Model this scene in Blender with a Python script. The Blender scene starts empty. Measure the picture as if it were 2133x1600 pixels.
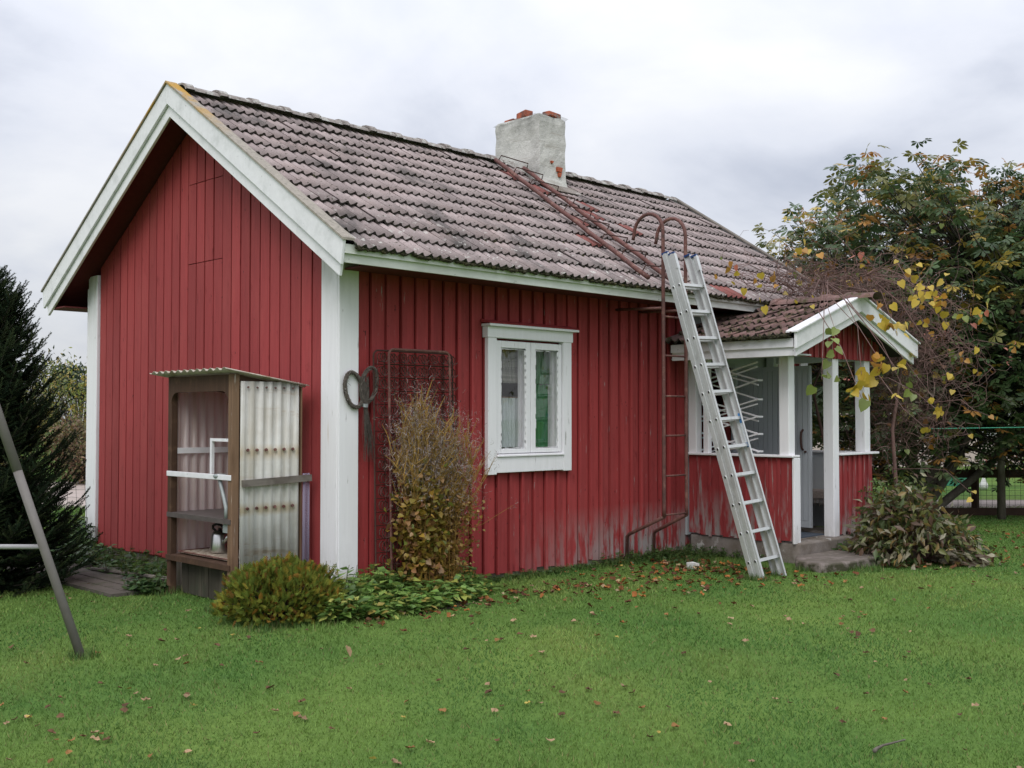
import bpy, math, random
import numpy as np
from mathutils import Vector, Matrix

random.seed(7); rng = np.random.default_rng(7)
PI = math.pi
SC = bpy.context.scene
COL = SC.collection
U = random.uniform

# ------------------------------------------------------------------ camera
cam_d = bpy.data.cameras.new('camera')
cam = bpy.data.objects.new('camera', cam_d); COL.objects.link(cam)
CAM = Vector((-5.447, -7.604, 1.55))
_yaw, _pit = math.radians(45.5), math.atan(68 / 2294.)
FWD = Vector((math.cos(_yaw) * math.cos(_pit), math.sin(_yaw) * math.cos(_pit), math.sin(_pit)))
cam.location = CAM
cam.rotation_euler = FWD.to_track_quat('-Z', 'Y').to_euler()
cam_d.sensor_width = 36; cam_d.lens = 36 * 2294 / 2133.
cam_d.clip_end = 3000
SC.camera = cam

# ------------------------------------------------------------------ sky
world = bpy.data.worlds.new('World'); SC.world = world; world.use_nodes = True
SUN_AZ, SUN_EL = math.radians(215), math.radians(48)      # azimuth measured from +X towards +Y
wn = world.node_tree; wn.nodes.clear()
def wnode(t, **k):
    n = wn.nodes.new(t)
    for a, b in k.items(): setattr(n, a, b)
    return n
def wmath(op, a, b=None):
    n = wnode('ShaderNodeMath', operation=op)
    for i, s in enumerate((a, b)):
        if s is None: continue
        if isinstance(s, (int, float)): n.inputs[i].default_value = s
        else: wn.links.new(s, n.inputs[i])
    return n.outputs[0]
sky = wnode('ShaderNodeTexSky', sky_type='NISHITA', sun_disc=False)
sky.sun_elevation = SUN_EL; sky.sun_rotation = PI / 2 - SUN_AZ
tc = wnode('ShaderNodeTexCoord'); sep = wnode('ShaderNodeSeparateXYZ')
wn.links.new(tc.outputs['Generated'], sep.inputs[0])
zc = wmath('MAXIMUM', sep.outputs[2], 0.0); zp = wmath('ADD', zc, 0.30)
comb = wnode('ShaderNodeCombineXYZ')
wn.links.new(wmath('DIVIDE', sep.outputs[0], zp), comb.inputs[0])
wn.links.new(wmath('DIVIDE', sep.outputs[1], zp), comb.inputs[1])
nz = wnode('ShaderNodeTexNoise'); nz.inputs['Scale'].default_value = 1.7; nz.inputs['Detail'].default_value = 7
nz.inputs['Roughness'].default_value = 0.52; nz.inputs['Distortion'].default_value = 0.25
wn.links.new(comb.outputs[0], nz.inputs['Vector'])
rp = wnode('ShaderNodeValToRGB'); wn.links.new(nz.outputs['Fac'], rp.inputs[0])
rp.color_ramp.elements[0].position = 0.32; rp.color_ramp.elements[0].color = (.60, .64, .75, 1)
rp.color_ramp.elements[1].position = 0.66; rp.color_ramp.elements[1].color = (1.04, 1.05, 1.09, 1)
e = rp.color_ramp.elements.new(0.48); e.color = (.86, .89, .98, 1)
# overcast luminance grows evenly from the horizon to the zenith
gr = wmath('ADD', wmath('MULTIPLY', zc, 1.20), 0.62)
gr = wmath('MULTIPLY', gr, 10.0)
vm = wnode('ShaderNodeVectorMath', operation='SCALE')
wn.links.new(rp.outputs[0], vm.inputs[0]); wn.links.new(gr, vm.inputs['Scale'])
mx = wnode('ShaderNodeMix', data_type='RGBA'); mx.inputs[0].default_value = 0.9
wn.links.new(sky.outputs[0], mx.inputs[6]); wn.links.new(vm.outputs[0], mx.inputs[7])
bg = wnode('ShaderNodeBackground'); bg.inputs['Strength'].default_value = 0.1
wn.links.new(mx.outputs[2], bg.inputs[0])
wo = wnode('ShaderNodeOutputWorld'); wn.links.new(bg.outputs[0], wo.inputs[0])

# ------------------------------------------------------------------ sun behind the overcast
sd = bpy.data.lights.new('sun', 'SUN'); sd.energy = 1.5; sd.angle = math.radians(35); sd.color = (1, .97, .92)
so = bpy.data.objects.new('sun', sd); COL.objects.link(so)
SUNV = Vector((math.cos(SUN_AZ) * math.cos(SUN_EL), math.sin(SUN_AZ) * math.cos(SUN_EL), math.sin(SUN_EL)))
so.rotation_euler = SUNV.to_track_quat('Z', 'Y').to_euler(); so.location = (-6, -8, 12)

SC.view_settings.view_transform = 'Standard'; SC.view_settings.look = 'None'
SC.view_settings.exposure = 0.1; SC.view_settings.gamma = 1.0
SC.view_settings.use_curve_mapping = False
SC.cycles.max_bounces = 8; SC.cycles.transparent_max_bounces = 12

# ================================================================== materials
def mat_base(name):
    m = bpy.data.materials.new(name); m.use_nodes = True
    nt = m.node_tree; b = nt.nodes['Principled BSDF']
    return m, nt, b
def lk(nt, a, b): nt.links.new(a, b)
def pos_noise(nt, scale, stretch=(1, 1, 1), detail=5, rough=.55, seed=(0, 0, 0), dist=0.0):
    g = nt.nodes.new('ShaderNodeNewGeometry'); mp = nt.nodes.new('ShaderNodeMapping')
    mp.inputs['Scale'].default_value = stretch; mp.inputs['Location'].default_value = seed
    n = nt.nodes.new('ShaderNodeTexNoise'); n.inputs['Scale'].default_value = scale
    n.inputs['Detail'].default_value = detail; n.inputs['Roughness'].default_value = rough
    n.inputs['Distortion'].default_value = dist
    lk(nt, g.outputs['Position'], mp.inputs[0]); lk(nt, mp.outputs[0], n.inputs['Vector'])
    return n.outputs['Fac']
def mrange(nt, s, a, b, c, d):
    n = nt.nodes.new('ShaderNodeMapRange'); lk(nt, s, n.inputs[0])
    for i, v in enumerate((a, b, c, d)): n.inputs[i + 1].default_value = v
    return n.outputs[0]
def nmath(nt, op, a, b):
    n = nt.nodes.new('ShaderNodeMath'); n.operation = op
    for i, s in enumerate((a, b)):
        if isinstance(s, (int, float)): n.inputs[i].default_value = s
        else: lk(nt, s, n.inputs[i])
    return n.outputs[0]
def mixc(nt, f, a, b, blend='MIX'):
    n = nt.nodes.new('ShaderNodeMix'); n.data_type = 'RGBA'; n.blend_type = blend
    for i, s in ((0, f), (6, a), (7, b)):
        if isinstance(s, (int, float)): n.inputs[i].default_value = s
        elif isinstance(s, tuple): n.inputs[i].default_value = (*s[:3], 1)
        else: lk(nt, s, n.inputs[i])
    return n.outputs[2]
def vscale(nt, c, f):
    n = nt.nodes.new('ShaderNodeVectorMath'); n.operation = 'SCALE'
    if isinstance(c, tuple): n.inputs[0].default_value = c
    else: lk(nt, c, n.inputs[0])
    lk(nt, f, n.inputs['Scale']); return n.outputs[0]

def MAT(name, col, rough=.75, var=.14, scale=6, stretch=(1, 1, 1), bump=0.0, bscale=None, spec=.3,
        ovar=0.0, layers=(), metal=0.0, attr=False, transl=0.0, transp=0.0, seed=(0, 0, 0), bdist=.01):
    """procedural surface: base colour, grain, per-object tint, stain layers with their own shape"""
    m, nt, b = mat_base(name)
    n1 = pos_noise(nt, scale, stretch, seed=seed)
    c = col
    if attr:
        a = nt.nodes.new('ShaderNodeVertexColor'); a.layer_name = 'Col'; c = a.outputs[0]
    c = vscale(nt, c, mrange(nt, n1, .25, .75, 1 - var, 1 + var))
    if ovar:
        oi = nt.nodes.new('ShaderNodeObjectInfo')
        c = vscale(nt, c, mrange(nt, oi.outputs['Random'], 0, 1, 1 - ovar, 1 + ovar))
    for L in layers:
        f = pos_noise(nt, L['scale'], L.get('stretch', (1, 1, 1)), L.get('detail', 5), .6, L.get('seed', (3, 1, 7)), L.get('dist', 0))
        f = mrange(nt, f, L['lo'], L['hi'], 0, L.get('amt', 1))
        if 'mask' in L:
            for ax, lo, hi in L['mask']:
                g = nt.nodes.new('ShaderNodeNewGeometry'); s = nt.nodes.new('ShaderNodeSeparateXYZ')
                lk(nt, g.outputs['Position'], s.inputs[0])
                f = nmath(nt, 'MULTIPLY', f, mrange(nt, s.outputs['xyz'.index(ax)], lo, hi, 0, 1))
        c = mixc(nt, f, c, L['col'])
    if isinstance(c, tuple): b.inputs['Base Color'].default_value = (*c, 1)
    else: lk(nt, c, b.inputs['Base Color'])
    b.inputs['Roughness'].default_value = rough; b.inputs['Metallic'].default_value = metal
    b.inputs['Specular IOR Level'].default_value = spec
    if bump:
        n2 = pos_noise(nt, bscale or scale * 3, stretch, 6, .6, (5, 5, 5))
        bp = nt.nodes.new('ShaderNodeBump'); bp.inputs['Strength'].default_value = bump; bp.inputs['Distance'].default_value = bdist
        lk(nt, n2, bp.inputs['Height']); lk(nt, bp.outputs[0], b.inputs['Normal'])
    out = nt.nodes['Material Output']; sh = b.outputs[0]
    if transl:
        t = nt.nodes.new('ShaderNodeBsdfTranslucent'); mxs = nt.nodes.new('ShaderNodeMixShader')
        if isinstance(c, tuple): t.inputs[0].default_value = (*c, 1)
        else: lk(nt, c, t.inputs[0])
        mxs.inputs[0].default_value = transl
        lk(nt, sh, mxs.inputs[1]); lk(nt, t.outputs[0], mxs.inputs[2]); sh = mxs.outputs[0]
    if transp:
        t = nt.nodes.new('ShaderNodeBsdfTransparent'); mxs = nt.nodes.new('ShaderNodeMixShader')
        mxs.inputs[0].default_value = transp
        lk(nt, sh, mxs.inputs[1]); lk(nt, t.outputs[0], mxs.inputs[2]); sh = mxs.outputs[0]
    lk(nt, sh, out.inputs[0])
    return m

VG = (1, 1, .07)      # grain that runs up and down
M = {}
GREYW = (.30, .27, .26)
M['red'] = MAT('red_paint', (.300, .044, .045), .7, .14, 40, VG, bump=.22, bscale=60, ovar=.14, bdist=.004, layers=[
    dict(col=(.17, .016, .018), scale=14, stretch=(1, 1, .35), lo=.60, hi=.74, amt=.8),
    dict(col=(.37, .075, .070), scale=3.0, stretch=(1, 1, .3), lo=.50, hi=.8, amt=.55, seed=(9, 2, 4)),
    dict(col=(.05, .012, .012), scale=26, stretch=(1, 1, .6), lo=.675, hi=.71, amt=.85, seed=(2, 9, 4))])
M['redw'] = MAT('red_paint_weathered', (.300, .040, .041), .75, .15, 40, VG, bump=.3, bscale=60, ovar=.14, bdist=.004, layers=[
    dict(col=(.17, .016, .018), scale=14, stretch=(1, 1, .35), lo=.60, hi=.74, amt=.8),
    dict(col=(.36, .066, .064), scale=3.0, stretch=(1, 1, .3), lo=.50, hi=.8, amt=.5, seed=(9, 2, 4)),
    dict(col=GREYW, scale=13, stretch=(1, 1, .22), lo=.42, hi=.54, amt=1.0, seed=(1, 6, 2), mask=[('z', .62, .18), ('x', 2.0, 3.8)]),
    dict(col=GREYW, scale=34, stretch=(1, 1, .12), lo=.66, hi=.72, amt=.8, seed=(8, 6, 2)),
    dict(col=(.05, .012, .012), scale=26, stretch=(1, 1, .6), lo=.675, hi=.71, amt=.85, seed=(2, 9, 4))])
M['redp'] = MAT('red_paint_flaking', (.275, .038, .040), .78, .14, 40, VG, bump=.3, bscale=60, ovar=.13, bdist=.004, layers=[
    dict(col=(.16, .016, .018), scale=14, stretch=(1, 1, .35), lo=.58, hi=.74, amt=.8),
    dict(col=GREYW, scale=22, stretch=(1, 1, .10), lo=.57, hi=.68, amt=.85, seed=(1, 6, 2)),
    dict(col=GREYW, scale=11, stretch=(1, 1, .22), lo=.46, hi=.58, amt=.95, seed=(4, 6, 2), mask=[('z', .75, .3)])])
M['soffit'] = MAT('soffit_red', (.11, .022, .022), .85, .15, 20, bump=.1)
M['white'] = MAT('white_paint', (.80, .79, .815), .55, .035, 30, VG, bump=.16, bscale=50, bdist=.004, layers=[
    dict(col=(.52, .53, .50), scale=7, stretch=(1, 1, .2), lo=.60, hi=.80, amt=.45),
    dict(col=(.28, .27, .25), scale=34, stretch=(1, 1, .10), lo=.655, hi=.70, amt=.75, seed=(7, 2, 1)),
    dict(col=(.48, .34, .20), scale=9, stretch=(1, 1, .10), lo=.66, hi=.74, amt=.6, seed=(2, 8, 6)),
    dict(col=(.33, .32, .26), scale=9, stretch=(1, 1, .4), lo=.42, hi=.66, amt=.75, seed=(6, 8, 6), mask=[('z', .50, .05)]),
    dict(col=(.45, .46, .42), scale=4, stretch=(1, 1, .5), lo=.42, hi=.7, amt=.6, seed=(6, 3, 6), mask=[('z', 2.35, 2.8)])])
M['whiteb'] = MAT('white_barge_paint', (.77, .76, .785), .6, .05, 18, bump=.2, bscale=60, bdist=.004, layers=[
    dict(col=(.47, .48, .48), scale=5, stretch=(1, 1, 1), lo=.52, hi=.78, amt=.6),
    dict(col=(.22, .22, .21), scale=40, stretch=(.5, .5, .5), lo=.66, hi=.72, amt=.7, seed=(7, 2, 1))])
M['whiteg'] = MAT('white_fascia_algae', (.70, .71, .68), .65, .06, 14, bump=.15, layers=[
    dict(col=(.47, .49, .43), scale=2.2, stretch=(.35, 1, 3), lo=.42, hi=.72, amt=.7),
    dict(col=(.13, .13, .11), scale=22, stretch=(.5, 1, 1), lo=.66, hi=.72, amt=.7, seed=(7, 2, 1)),
    dict(col=(.33, .17, .06), scale=6.5, lo=.735, hi=.78, amt=.9, seed=(2, 8, 6)),
    dict(col=(.30, .28, .24), scale=5, lo=.35, hi=.6, amt=.75, seed=(4, 4, 1), mask=[('x', 3.9, 4.6), ('z', 2.78, 2.88)])])
M['grey'] = MAT('grey_paint', (.42, .44, .47), .55, .04, 20, VG, bump=.08)
M['greyd'] = MAT('porch_inner_paint', (.50, .52, .54), .6, .05, 18, VG, bump=.08)
M['verge'] = MAT('verge_wood', (.30, .27, .23), .9, .2, 25, bump=.3, layers=[
    dict(col=(.42, .24, .04), scale=3.2, lo=.40, hi=.56, amt=.95, seed=(2, 5, 2), mask=[('z', 4.1, 4.6)]),
    dict(col=(.10, .10, .08), scale=30, lo=.58, hi=.68, amt=.7)])
def tile_mat(name, attr):
    m = MAT(name, (.345, .285, .280), .92, .15, 60, bump=.35, bscale=160, ovar=.20 if not attr else 0, attr=attr, spec=.15, bdist=.004, layers=[
        dict(col=(.095, .090, .088), scale=1.3, stretch=(1.5, .8, .8), lo=.53, hi=.68, amt=.85, seed=(4.4, 2, 0)),
        dict(col=(.36, .27, .25), scale=2.3, lo=.5, hi=.75, amt=.5, seed=(1, 7, 3)),
        dict(col=(.56, .54, .51), scale=24, stretch=(1, .55, .55), lo=.60, hi=.64, amt=.9, seed=(3, 3, 9), mask=[('z', 3.75, 2.95)]),
        dict(col=(.50, .48, .45), scale=34, lo=.68, hi=.71, amt=.8, seed=(13, 3, 9)),
        dict(col=(.055, .055, .035), scale=26, lo=.62, hi=.67, amt=.9, seed=(6, 1, 2))])
    return m
M['tile'] = tile_mat('roof_tile', False); M['tiles'] = tile_mat('roof_tile_far', True)
M['tilep'] = MAT('porch_tile', (.185, .118, .110), .92, .16, 50, bump=.4, bscale=150, ovar=.28, spec=.15, bdist=.004, layers=[
    dict(col=(.075, .070, .035), scale=11, lo=.50, hi=.62, amt=.95, seed=(2, 3, 1)),
    dict(col=(.40, .37, .34), scale=20, lo=.66, hi=.71, amt=.8, seed=(5, 3, 9)),
    dict(col=(.23, .13, .11), scale=4, lo=.5, hi=.7, amt=.6, seed=(1, 3, 9))])
M['tiler'] = MAT('new_red_tile', (.27, .105, .095), .9, .12, 50, bump=.3, bscale=140, ovar=.12, spec=.15, layers=[
    dict(col=(.14, .10, .09), scale=12, lo=.54, hi=.66, amt=.7)])
M['ridge'] = MAT('ridge_tile', (.27, .24, .225), .92, .14, 60, bump=.4, bscale=150, ovar=.12, spec=.15, layers=[
    dict(col=(.46, .46, .43), scale=16, lo=.52, hi=.60, amt=.8),
    dict(col=(.075, .072, .055), scale=28, lo=.57, hi=.64, amt=.85, seed=(6, 1, 2))])
M['lip'] = MAT('dark_tile_edge', (.050, .045, .040), .95, .4, 40, bump=.4, layers=[dict(col=(.14, .12, .11), scale=22, lo=.55, hi=.68, amt=.8)])  # darker colour for the front lip faces of every tile
M['under'] = MAT('roof_underlay', (.05, .045, .045), .95, .1, 10)
M['moss'] = MAT('moss', (.040, .037, .020), .95, .4, 60, bump=.6, bscale=200, layers=[dict(col=(.11, .10, .03), scale=14, lo=.55, hi=.7, amt=.8)])
M['plaster'] = MAT('chimney_plaster', (.56, .55, .52), .9, .07, 20, bump=.55, bscale=22, bdist=.02, layers=[
    dict(col=(.30, .30, .28), scale=2.6, lo=.44, hi=.70, amt=.75, seed=(1, 2, 8)),
    dict(col=(.17, .17, .155), scale=5, stretch=(1, 1, .4), lo=.40, hi=.66, amt=.85, seed=(8, 1, 2), mask=[('z', 5.04, 5.38)]),
    dict(col=(.34, .31, .27), scale=9, stretch=(.25, .25, 2.2), lo=.58, hi=.66, amt=.5, seed=(3, 1, 2)),
    dict(col=(.20, .19, .18), scale=40, lo=.67, hi=.71, amt=.7, seed=(8, 9, 2))])
M['brick'] = MAT('red_brick', (.36, .10, .055), .9, .2, 30, bump=.4, layers=[dict(col=(.06, .05, .05), scale=14, lo=.46, hi=.6, amt=.8)])
M['brickp'] = MAT('bare_brick', (.40, .105, .055), .9, .15, 30, bump=.4)
M['film'] = MAT('clear_film', (.75, .78, .80), .2, .05, 20, transp=.6)
M['rust'] = MAT('rusty_pipe', (.135, .058, .050), .65, .2, 22, bump=.2, ovar=.08, layers=[
    dict(col=(.24, .13, .10), scale=9, lo=.55, hi=.66, amt=.7), dict(col=(.38, .34, .31), scale=42, lo=.66, hi=.70, amt=.6, seed=(5, 5, 2)),
    dict(col=(.05, .035, .03), scale=7, lo=.55, hi=.7, amt=.7, seed=(1, 8, 1))])
M['rustd'] = MAT('dark_rust', (.065, .032, .026), .8, .3, 30, bump=.2)
M['alu'] = MAT('aluminium', (.62, .63, .63), .42, .06, 30, metal=.55, bump=.05, layers=[
    dict(col=(.36, .36, .35), scale=9, stretch=(1, 1, .4), lo=.56, hi=.7, amt=.5), dict(col=(.22, .22, .21), scale=60, lo=.68, hi=.73, amt=.6, seed=(3, 8, 1))])
M['black'] = MAT('black_plastic', (.015, .015, .016), .5, .1, 20)
M['blue'] = MAT('blue_plastic', (.02, .05, .16), .45, .1, 20)
M['sticker'] = MAT('sticker_blue', (.08, .25, .55), .4, .05, 20)
M['stickw'] = MAT('sticker_white', (.72, .75, .78), .4, .05, 20, layers=[dict(col=(.3, .4, .5), scale=60, stretch=(1, 1, 2), lo=.52, hi=.56, amt=.5)])
M['conc'] = MAT('concrete', (.235, .205, .185), .92, .14, 14, bump=.5, bscale=40, bdist=.012, layers=[
    dict(col=(.12, .095, .07), scale=3.5, lo=.42, hi=.66, amt=.8, seed=(2, 4, 1)),
    dict(col=(.50, .49, .47), scale=9, stretch=(1, 1, .6), lo=.60, hi=.66, amt=.8, seed=(7, 7, 1)),
    dict(col=(.06, .065, .035), scale=8, lo=.52, hi=.66, amt=.7, seed=(9, 7, 1), mask=[('z', .12, .0)])])
M['step'] = MAT('step_concrete', (.24, .20, .185), .92, .12, 16, bump=.5, bscale=60, bdist=.012, layers=[
    dict(col=(.18, .15, .13), scale=4, lo=.45, hi=.66, amt=.7, seed=(2, 4, 1)),
    dict(col=(.045, .045, .022), scale=9, lo=.36, hi=.52, amt=.95, seed=(9, 7, 1), mask=[('z', .115, .07)])])
M['mat'] = MAT('door_mat', (.07, .085, .11), .95, .2, 80, bump=.4)
M['brown'] = MAT('dark_stained_wood', (.070, .038, .024), .75, .25, 30, VG, bump=.2, layers=[dict(col=(.17, .10, .06), scale=8, lo=.55, hi=.75, amt=.6)])
M['tan'] = MAT('tan_wood', (.19, .115, .070), .75, .2, 30, VG, bump=.2, layers=[dict(col=(.10, .055, .03), scale=9, stretch=(1, 1, .2), lo=.5, hi=.7, amt=.8), dict(col=(.5, .45, .4), scale=20, stretch=(1, 1, .1), lo=.64, hi=.7, amt=.8)])
M['greywood'] = MAT('grey_wood', (.17, .15, .13), .9, .25, 20, (.15, .15, 1), bump=.35, layers=[dict(col=(.07, .055, .045), scale=6, lo=.5, hi=.7, amt=.7)])
M['oldwood'] = MAT('old_board', (.055, .048, .036), .9, .25, 20, VG, bump=.3, layers=[dict(col=(.05, .07, .04), scale=3, lo=.5, hi=.7, amt=.6), dict(col=(.16, .13, .10), scale=9, stretch=(1, 1, .15), lo=.52, hi=.7, amt=.6)])
M['sheet'] = MAT('corrugated_plastic', (.80, .80, .77), .35, .06, 5, VG, spec=.4, transl=.25, transp=.05, layers=[
    dict(col=(.42, .40, .34), scale=13, stretch=(1, 1, .04), lo=.46, hi=.62, amt=.65),
    dict(col=(.42, .28, .13), scale=4, stretch=(.3, 1, 3), lo=.60, hi=.75, amt=.65, seed=(3, 9, 3)),
    dict(col=(.50, .38, .20), scale=3, stretch=(3, 1, .5), lo=.30, hi=.55, amt=.75, seed=(2, 7, 3), mask=[('z', 1.18, 1.24), ('z', 1.33, 1.27)]),
    dict(col=(.52, .40, .20), scale=3, stretch=(3, 1, .5), lo=.30, hi=.55, amt=.65, seed=(9, 7, 3), mask=[('z', .73, .77), ('z', .85, .80)]),
    dict(col=(.46, .42, .33), scale=2, lo=.46, hi=.7, amt=.6, seed=(2, 2, 3))])
M['sheetb'] = MAT('clear_corrugated_plastic', (.62, .56, .55), .3, .08, 5, VG, spec=.5, transl=.35, transp=.30, layers=[
    dict(col=(.44, .36, .30), scale=9, stretch=(1, 1, .05), lo=.46, hi=.62, amt=.7)])
M['sheetr'] = MAT('roof_plastic', (.52, .47, .40), .5, .1, 8, transl=.2, layers=[dict(col=(.28, .21, .13), scale=9, lo=.5, hi=.66, amt=.8)])
M['violet'] = MAT('violet_plastic', (.30, .26, .36), .25, .1, 6, VG, spec=.5, transp=.45)
M['steel'] = MAT('brushed_steel', (.62, .61, .59), .28, .05, 60, (1, 1, .2), metal=1.0)
M['galv'] = MAT('galvanised', (.33, .36, .36), .55, .15, 20, metal=.3)
M['darksh'] = MAT('dark_shelf', (.10, .085, .08), .55, .2, 15)
M['tray'] = MAT('rusty_tray', (.52, .45, .36), .8, .15, 30, layers=[dict(col=(.14, .06, .03), scale=42, lo=.50, hi=.60, amt=.9), dict(col=(.12, .05, .03), scale=5, lo=.5, hi=.7, amt=.8, seed=(3, 3, 3))])
M['curtw'] = MAT('white_lace', (.64, .69, .70), .9, .06, 60, transl=.25, layers=[dict(col=(.42, .46, .48), scale=40, stretch=(1, 1, .2), lo=.55, hi=.7, amt=.4)])
M['curtp'] = MAT('beige_check', (.32, .31, .28), .9, .2, 24, (1, 1, .05), transl=.2, layers=[dict(col=(.17, .17, .16), scale=20, stretch=(.03, .03, 1), lo=.5, hi=.6, amt=.6)])
M['curtg'] = MAT('green_cloth', (.045, .22, .085), .9, .18, 12, VG, transl=.25, layers=[dict(col=(.10, .30, .14), scale=2, lo=.5, hi=.7, amt=.5)])
M['curtg2'] = MAT('pale_green_cloth', (.14, .28, .17), .9, .18, 14, VG, transl=.25)
M['room'] = MAT('room_wall', (.16, .15, .14), .9, .1, 4)
M['rug'] = MAT('rag_rug', (.40, .33, .30), .95, .25, 60, bump=.5)
M['bark'] = MAT('bark', (.125, .108, .088), .92, .3, 22, (1, 1, .3), bump=.7, bscale=40, bdist=.02, layers=[dict(col=(.17, .16, .13), scale=7, lo=.52, hi=.68, amt=.7)])
M['barkd'] = MAT('dark_bark', (.05, .042, .036), .92, .3, 22, bump=.5)
M['vine'] = MAT('vine_twig', (.15, .088, .076), .85, .35, 5, bump=.1, layers=[dict(col=(.24, .20, .17), scale=3, lo=.55, hi=.68, amt=.8)])
M['willow'] = MAT('willow_twig', (.115, .098, .085), .9, .5, 40, bump=.2)
M['leaf'] = MAT('leaf', (1, 1, 1), .42, .12, 9, attr=True, transl=.36, spec=.5)
M['leafd'] = MAT('needle', (1, 1, 1), .75, .15, 9, attr=True, transl=.08, spec=.10)
M['straw'] = MAT('stem', (1, 1, 1), .8, .15, 12, attr=True, transl=.1, spec=.2)
M['fall'] = [MAT('leaf_' + n, c, .7, .3, 30, ovar=.3, transl=.12, spec=.2, bump=.2) for n, c in
             (('brown', (.125, .068, .036)), ('tan', (.33, .22, .13)), ('orange', (.24, .125, .045)), ('yellow', (.42, .32, .08)))]
M['fallmix'] = MAT('leaf_litter', (1, 1, 1), .75, .3, 30, attr=True, transl=.1, spec=.2)
M['pipe'] = MAT('grey_painted_steel', (.17, .155, .145), .5, .08, 20, bump=.04)
M['galvp'] = MAT('light_grey_tube', (.38, .37, .38), .45, .06, 20)
M['wire'] = MAT('dark_wire', (.09, .09, .085), .6, .1, 20)
M['post'] = MAT('brown_rail', (.055, .032, .022), .85, .2, 14, bump=.2)
M['gravel'] = MAT('gravel_road', (.37, .31, .28), .95, .12, 9, bump=.4, bscale=60, layers=[dict(col=(.25, .21, .17), scale=1.2, lo=.5, hi=.7, amt=.6)])
M['paleb'] = MAT('pale_brick', (.50, .42, .39), .9, .12, 5, bump=.2, layers=[dict(col=(.36, .28, .25), scale=26, stretch=(.4, .4, 2), lo=.55, hi=.62, amt=.6)])
M['farroof'] = MAT('far_roof', (.22, .075, .055), .9, .15, 5)
M['line'] = MAT('green_line', (.07, .33, .22), .5, .05, 5)
M['pave'] = MAT('old_plank', (.11, .095, .082), .9, .2, 8, (1, .15, 1), bump=.4, layers=[dict(col=(.05, .06, .03), scale=6, lo=.5, hi=.66, amt=.7)])
M['wplast'] = MAT('white_plastic', (.72, .72, .70), .5, .05, 8)
M['gplast'] = MAT('green_plastic', (.06, .27, .17), .5, .05, 8)
# glass: clear where seen straight on, mirror-like at a glance
gm, gnt, gb = mat_base('window_glass'); gnt.nodes.remove(gb)
lw = gnt.nodes.new('ShaderNodeLayerWeight'); lw.inputs[0].default_value = .5
_f = nmath(gnt, 'ADD', nmath(gnt, 'MULTIPLY', nmath(gnt, 'POWER', lw.outputs['Facing'], 4.0), .8), .045)
tr = gnt.nodes.new('ShaderNodeBsdfTransparent'); gl = gnt.nodes.new('ShaderNodeBsdfGlossy'); gl.inputs['Roughness'].default_value = .02
ms = gnt.nodes.new('ShaderNodeMixShader'); lk(gnt, _f, ms.inputs[0]); lk(gnt, tr.outputs[0], ms.inputs[1]); lk(gnt, gl.outputs[0], ms.inputs[2])
lk(gnt, ms.outputs[0], gnt.nodes['Material Output'].inputs[0]); M['glass'] = gm
# lawn soil between the blades
gmat, gnt, gb = mat_base('lawn_ground')
g1 = pos_noise(gnt, .55, seed=(3, 2, 0)); g2 = pos_noise(gnt, 35, detail=6)
cc = mixc(gnt, mrange(gnt, g1, .35, .68, 0, 1), (.066, .136, .029), (.124, .190, .042))
cc = vscale(gnt, cc, mrange(gnt, g2, .25, .75, .75, 1.2)); lk(gnt, cc, gb.inputs['Base Color'])
gb.inputs['Roughness'].default_value = .95; gb.inputs['Specular IOR Level'].default_value = .1
bp = gnt.nodes.new('ShaderNodeBump'); bp.inputs['Strength'].default_value = .6; bp.inputs['Distance'].default_value = .02
lk(gnt, g2, bp.inputs['Height']); lk(gnt, bp.outputs[0], gb.inputs['Normal']); M['ground'] = gmat

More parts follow.
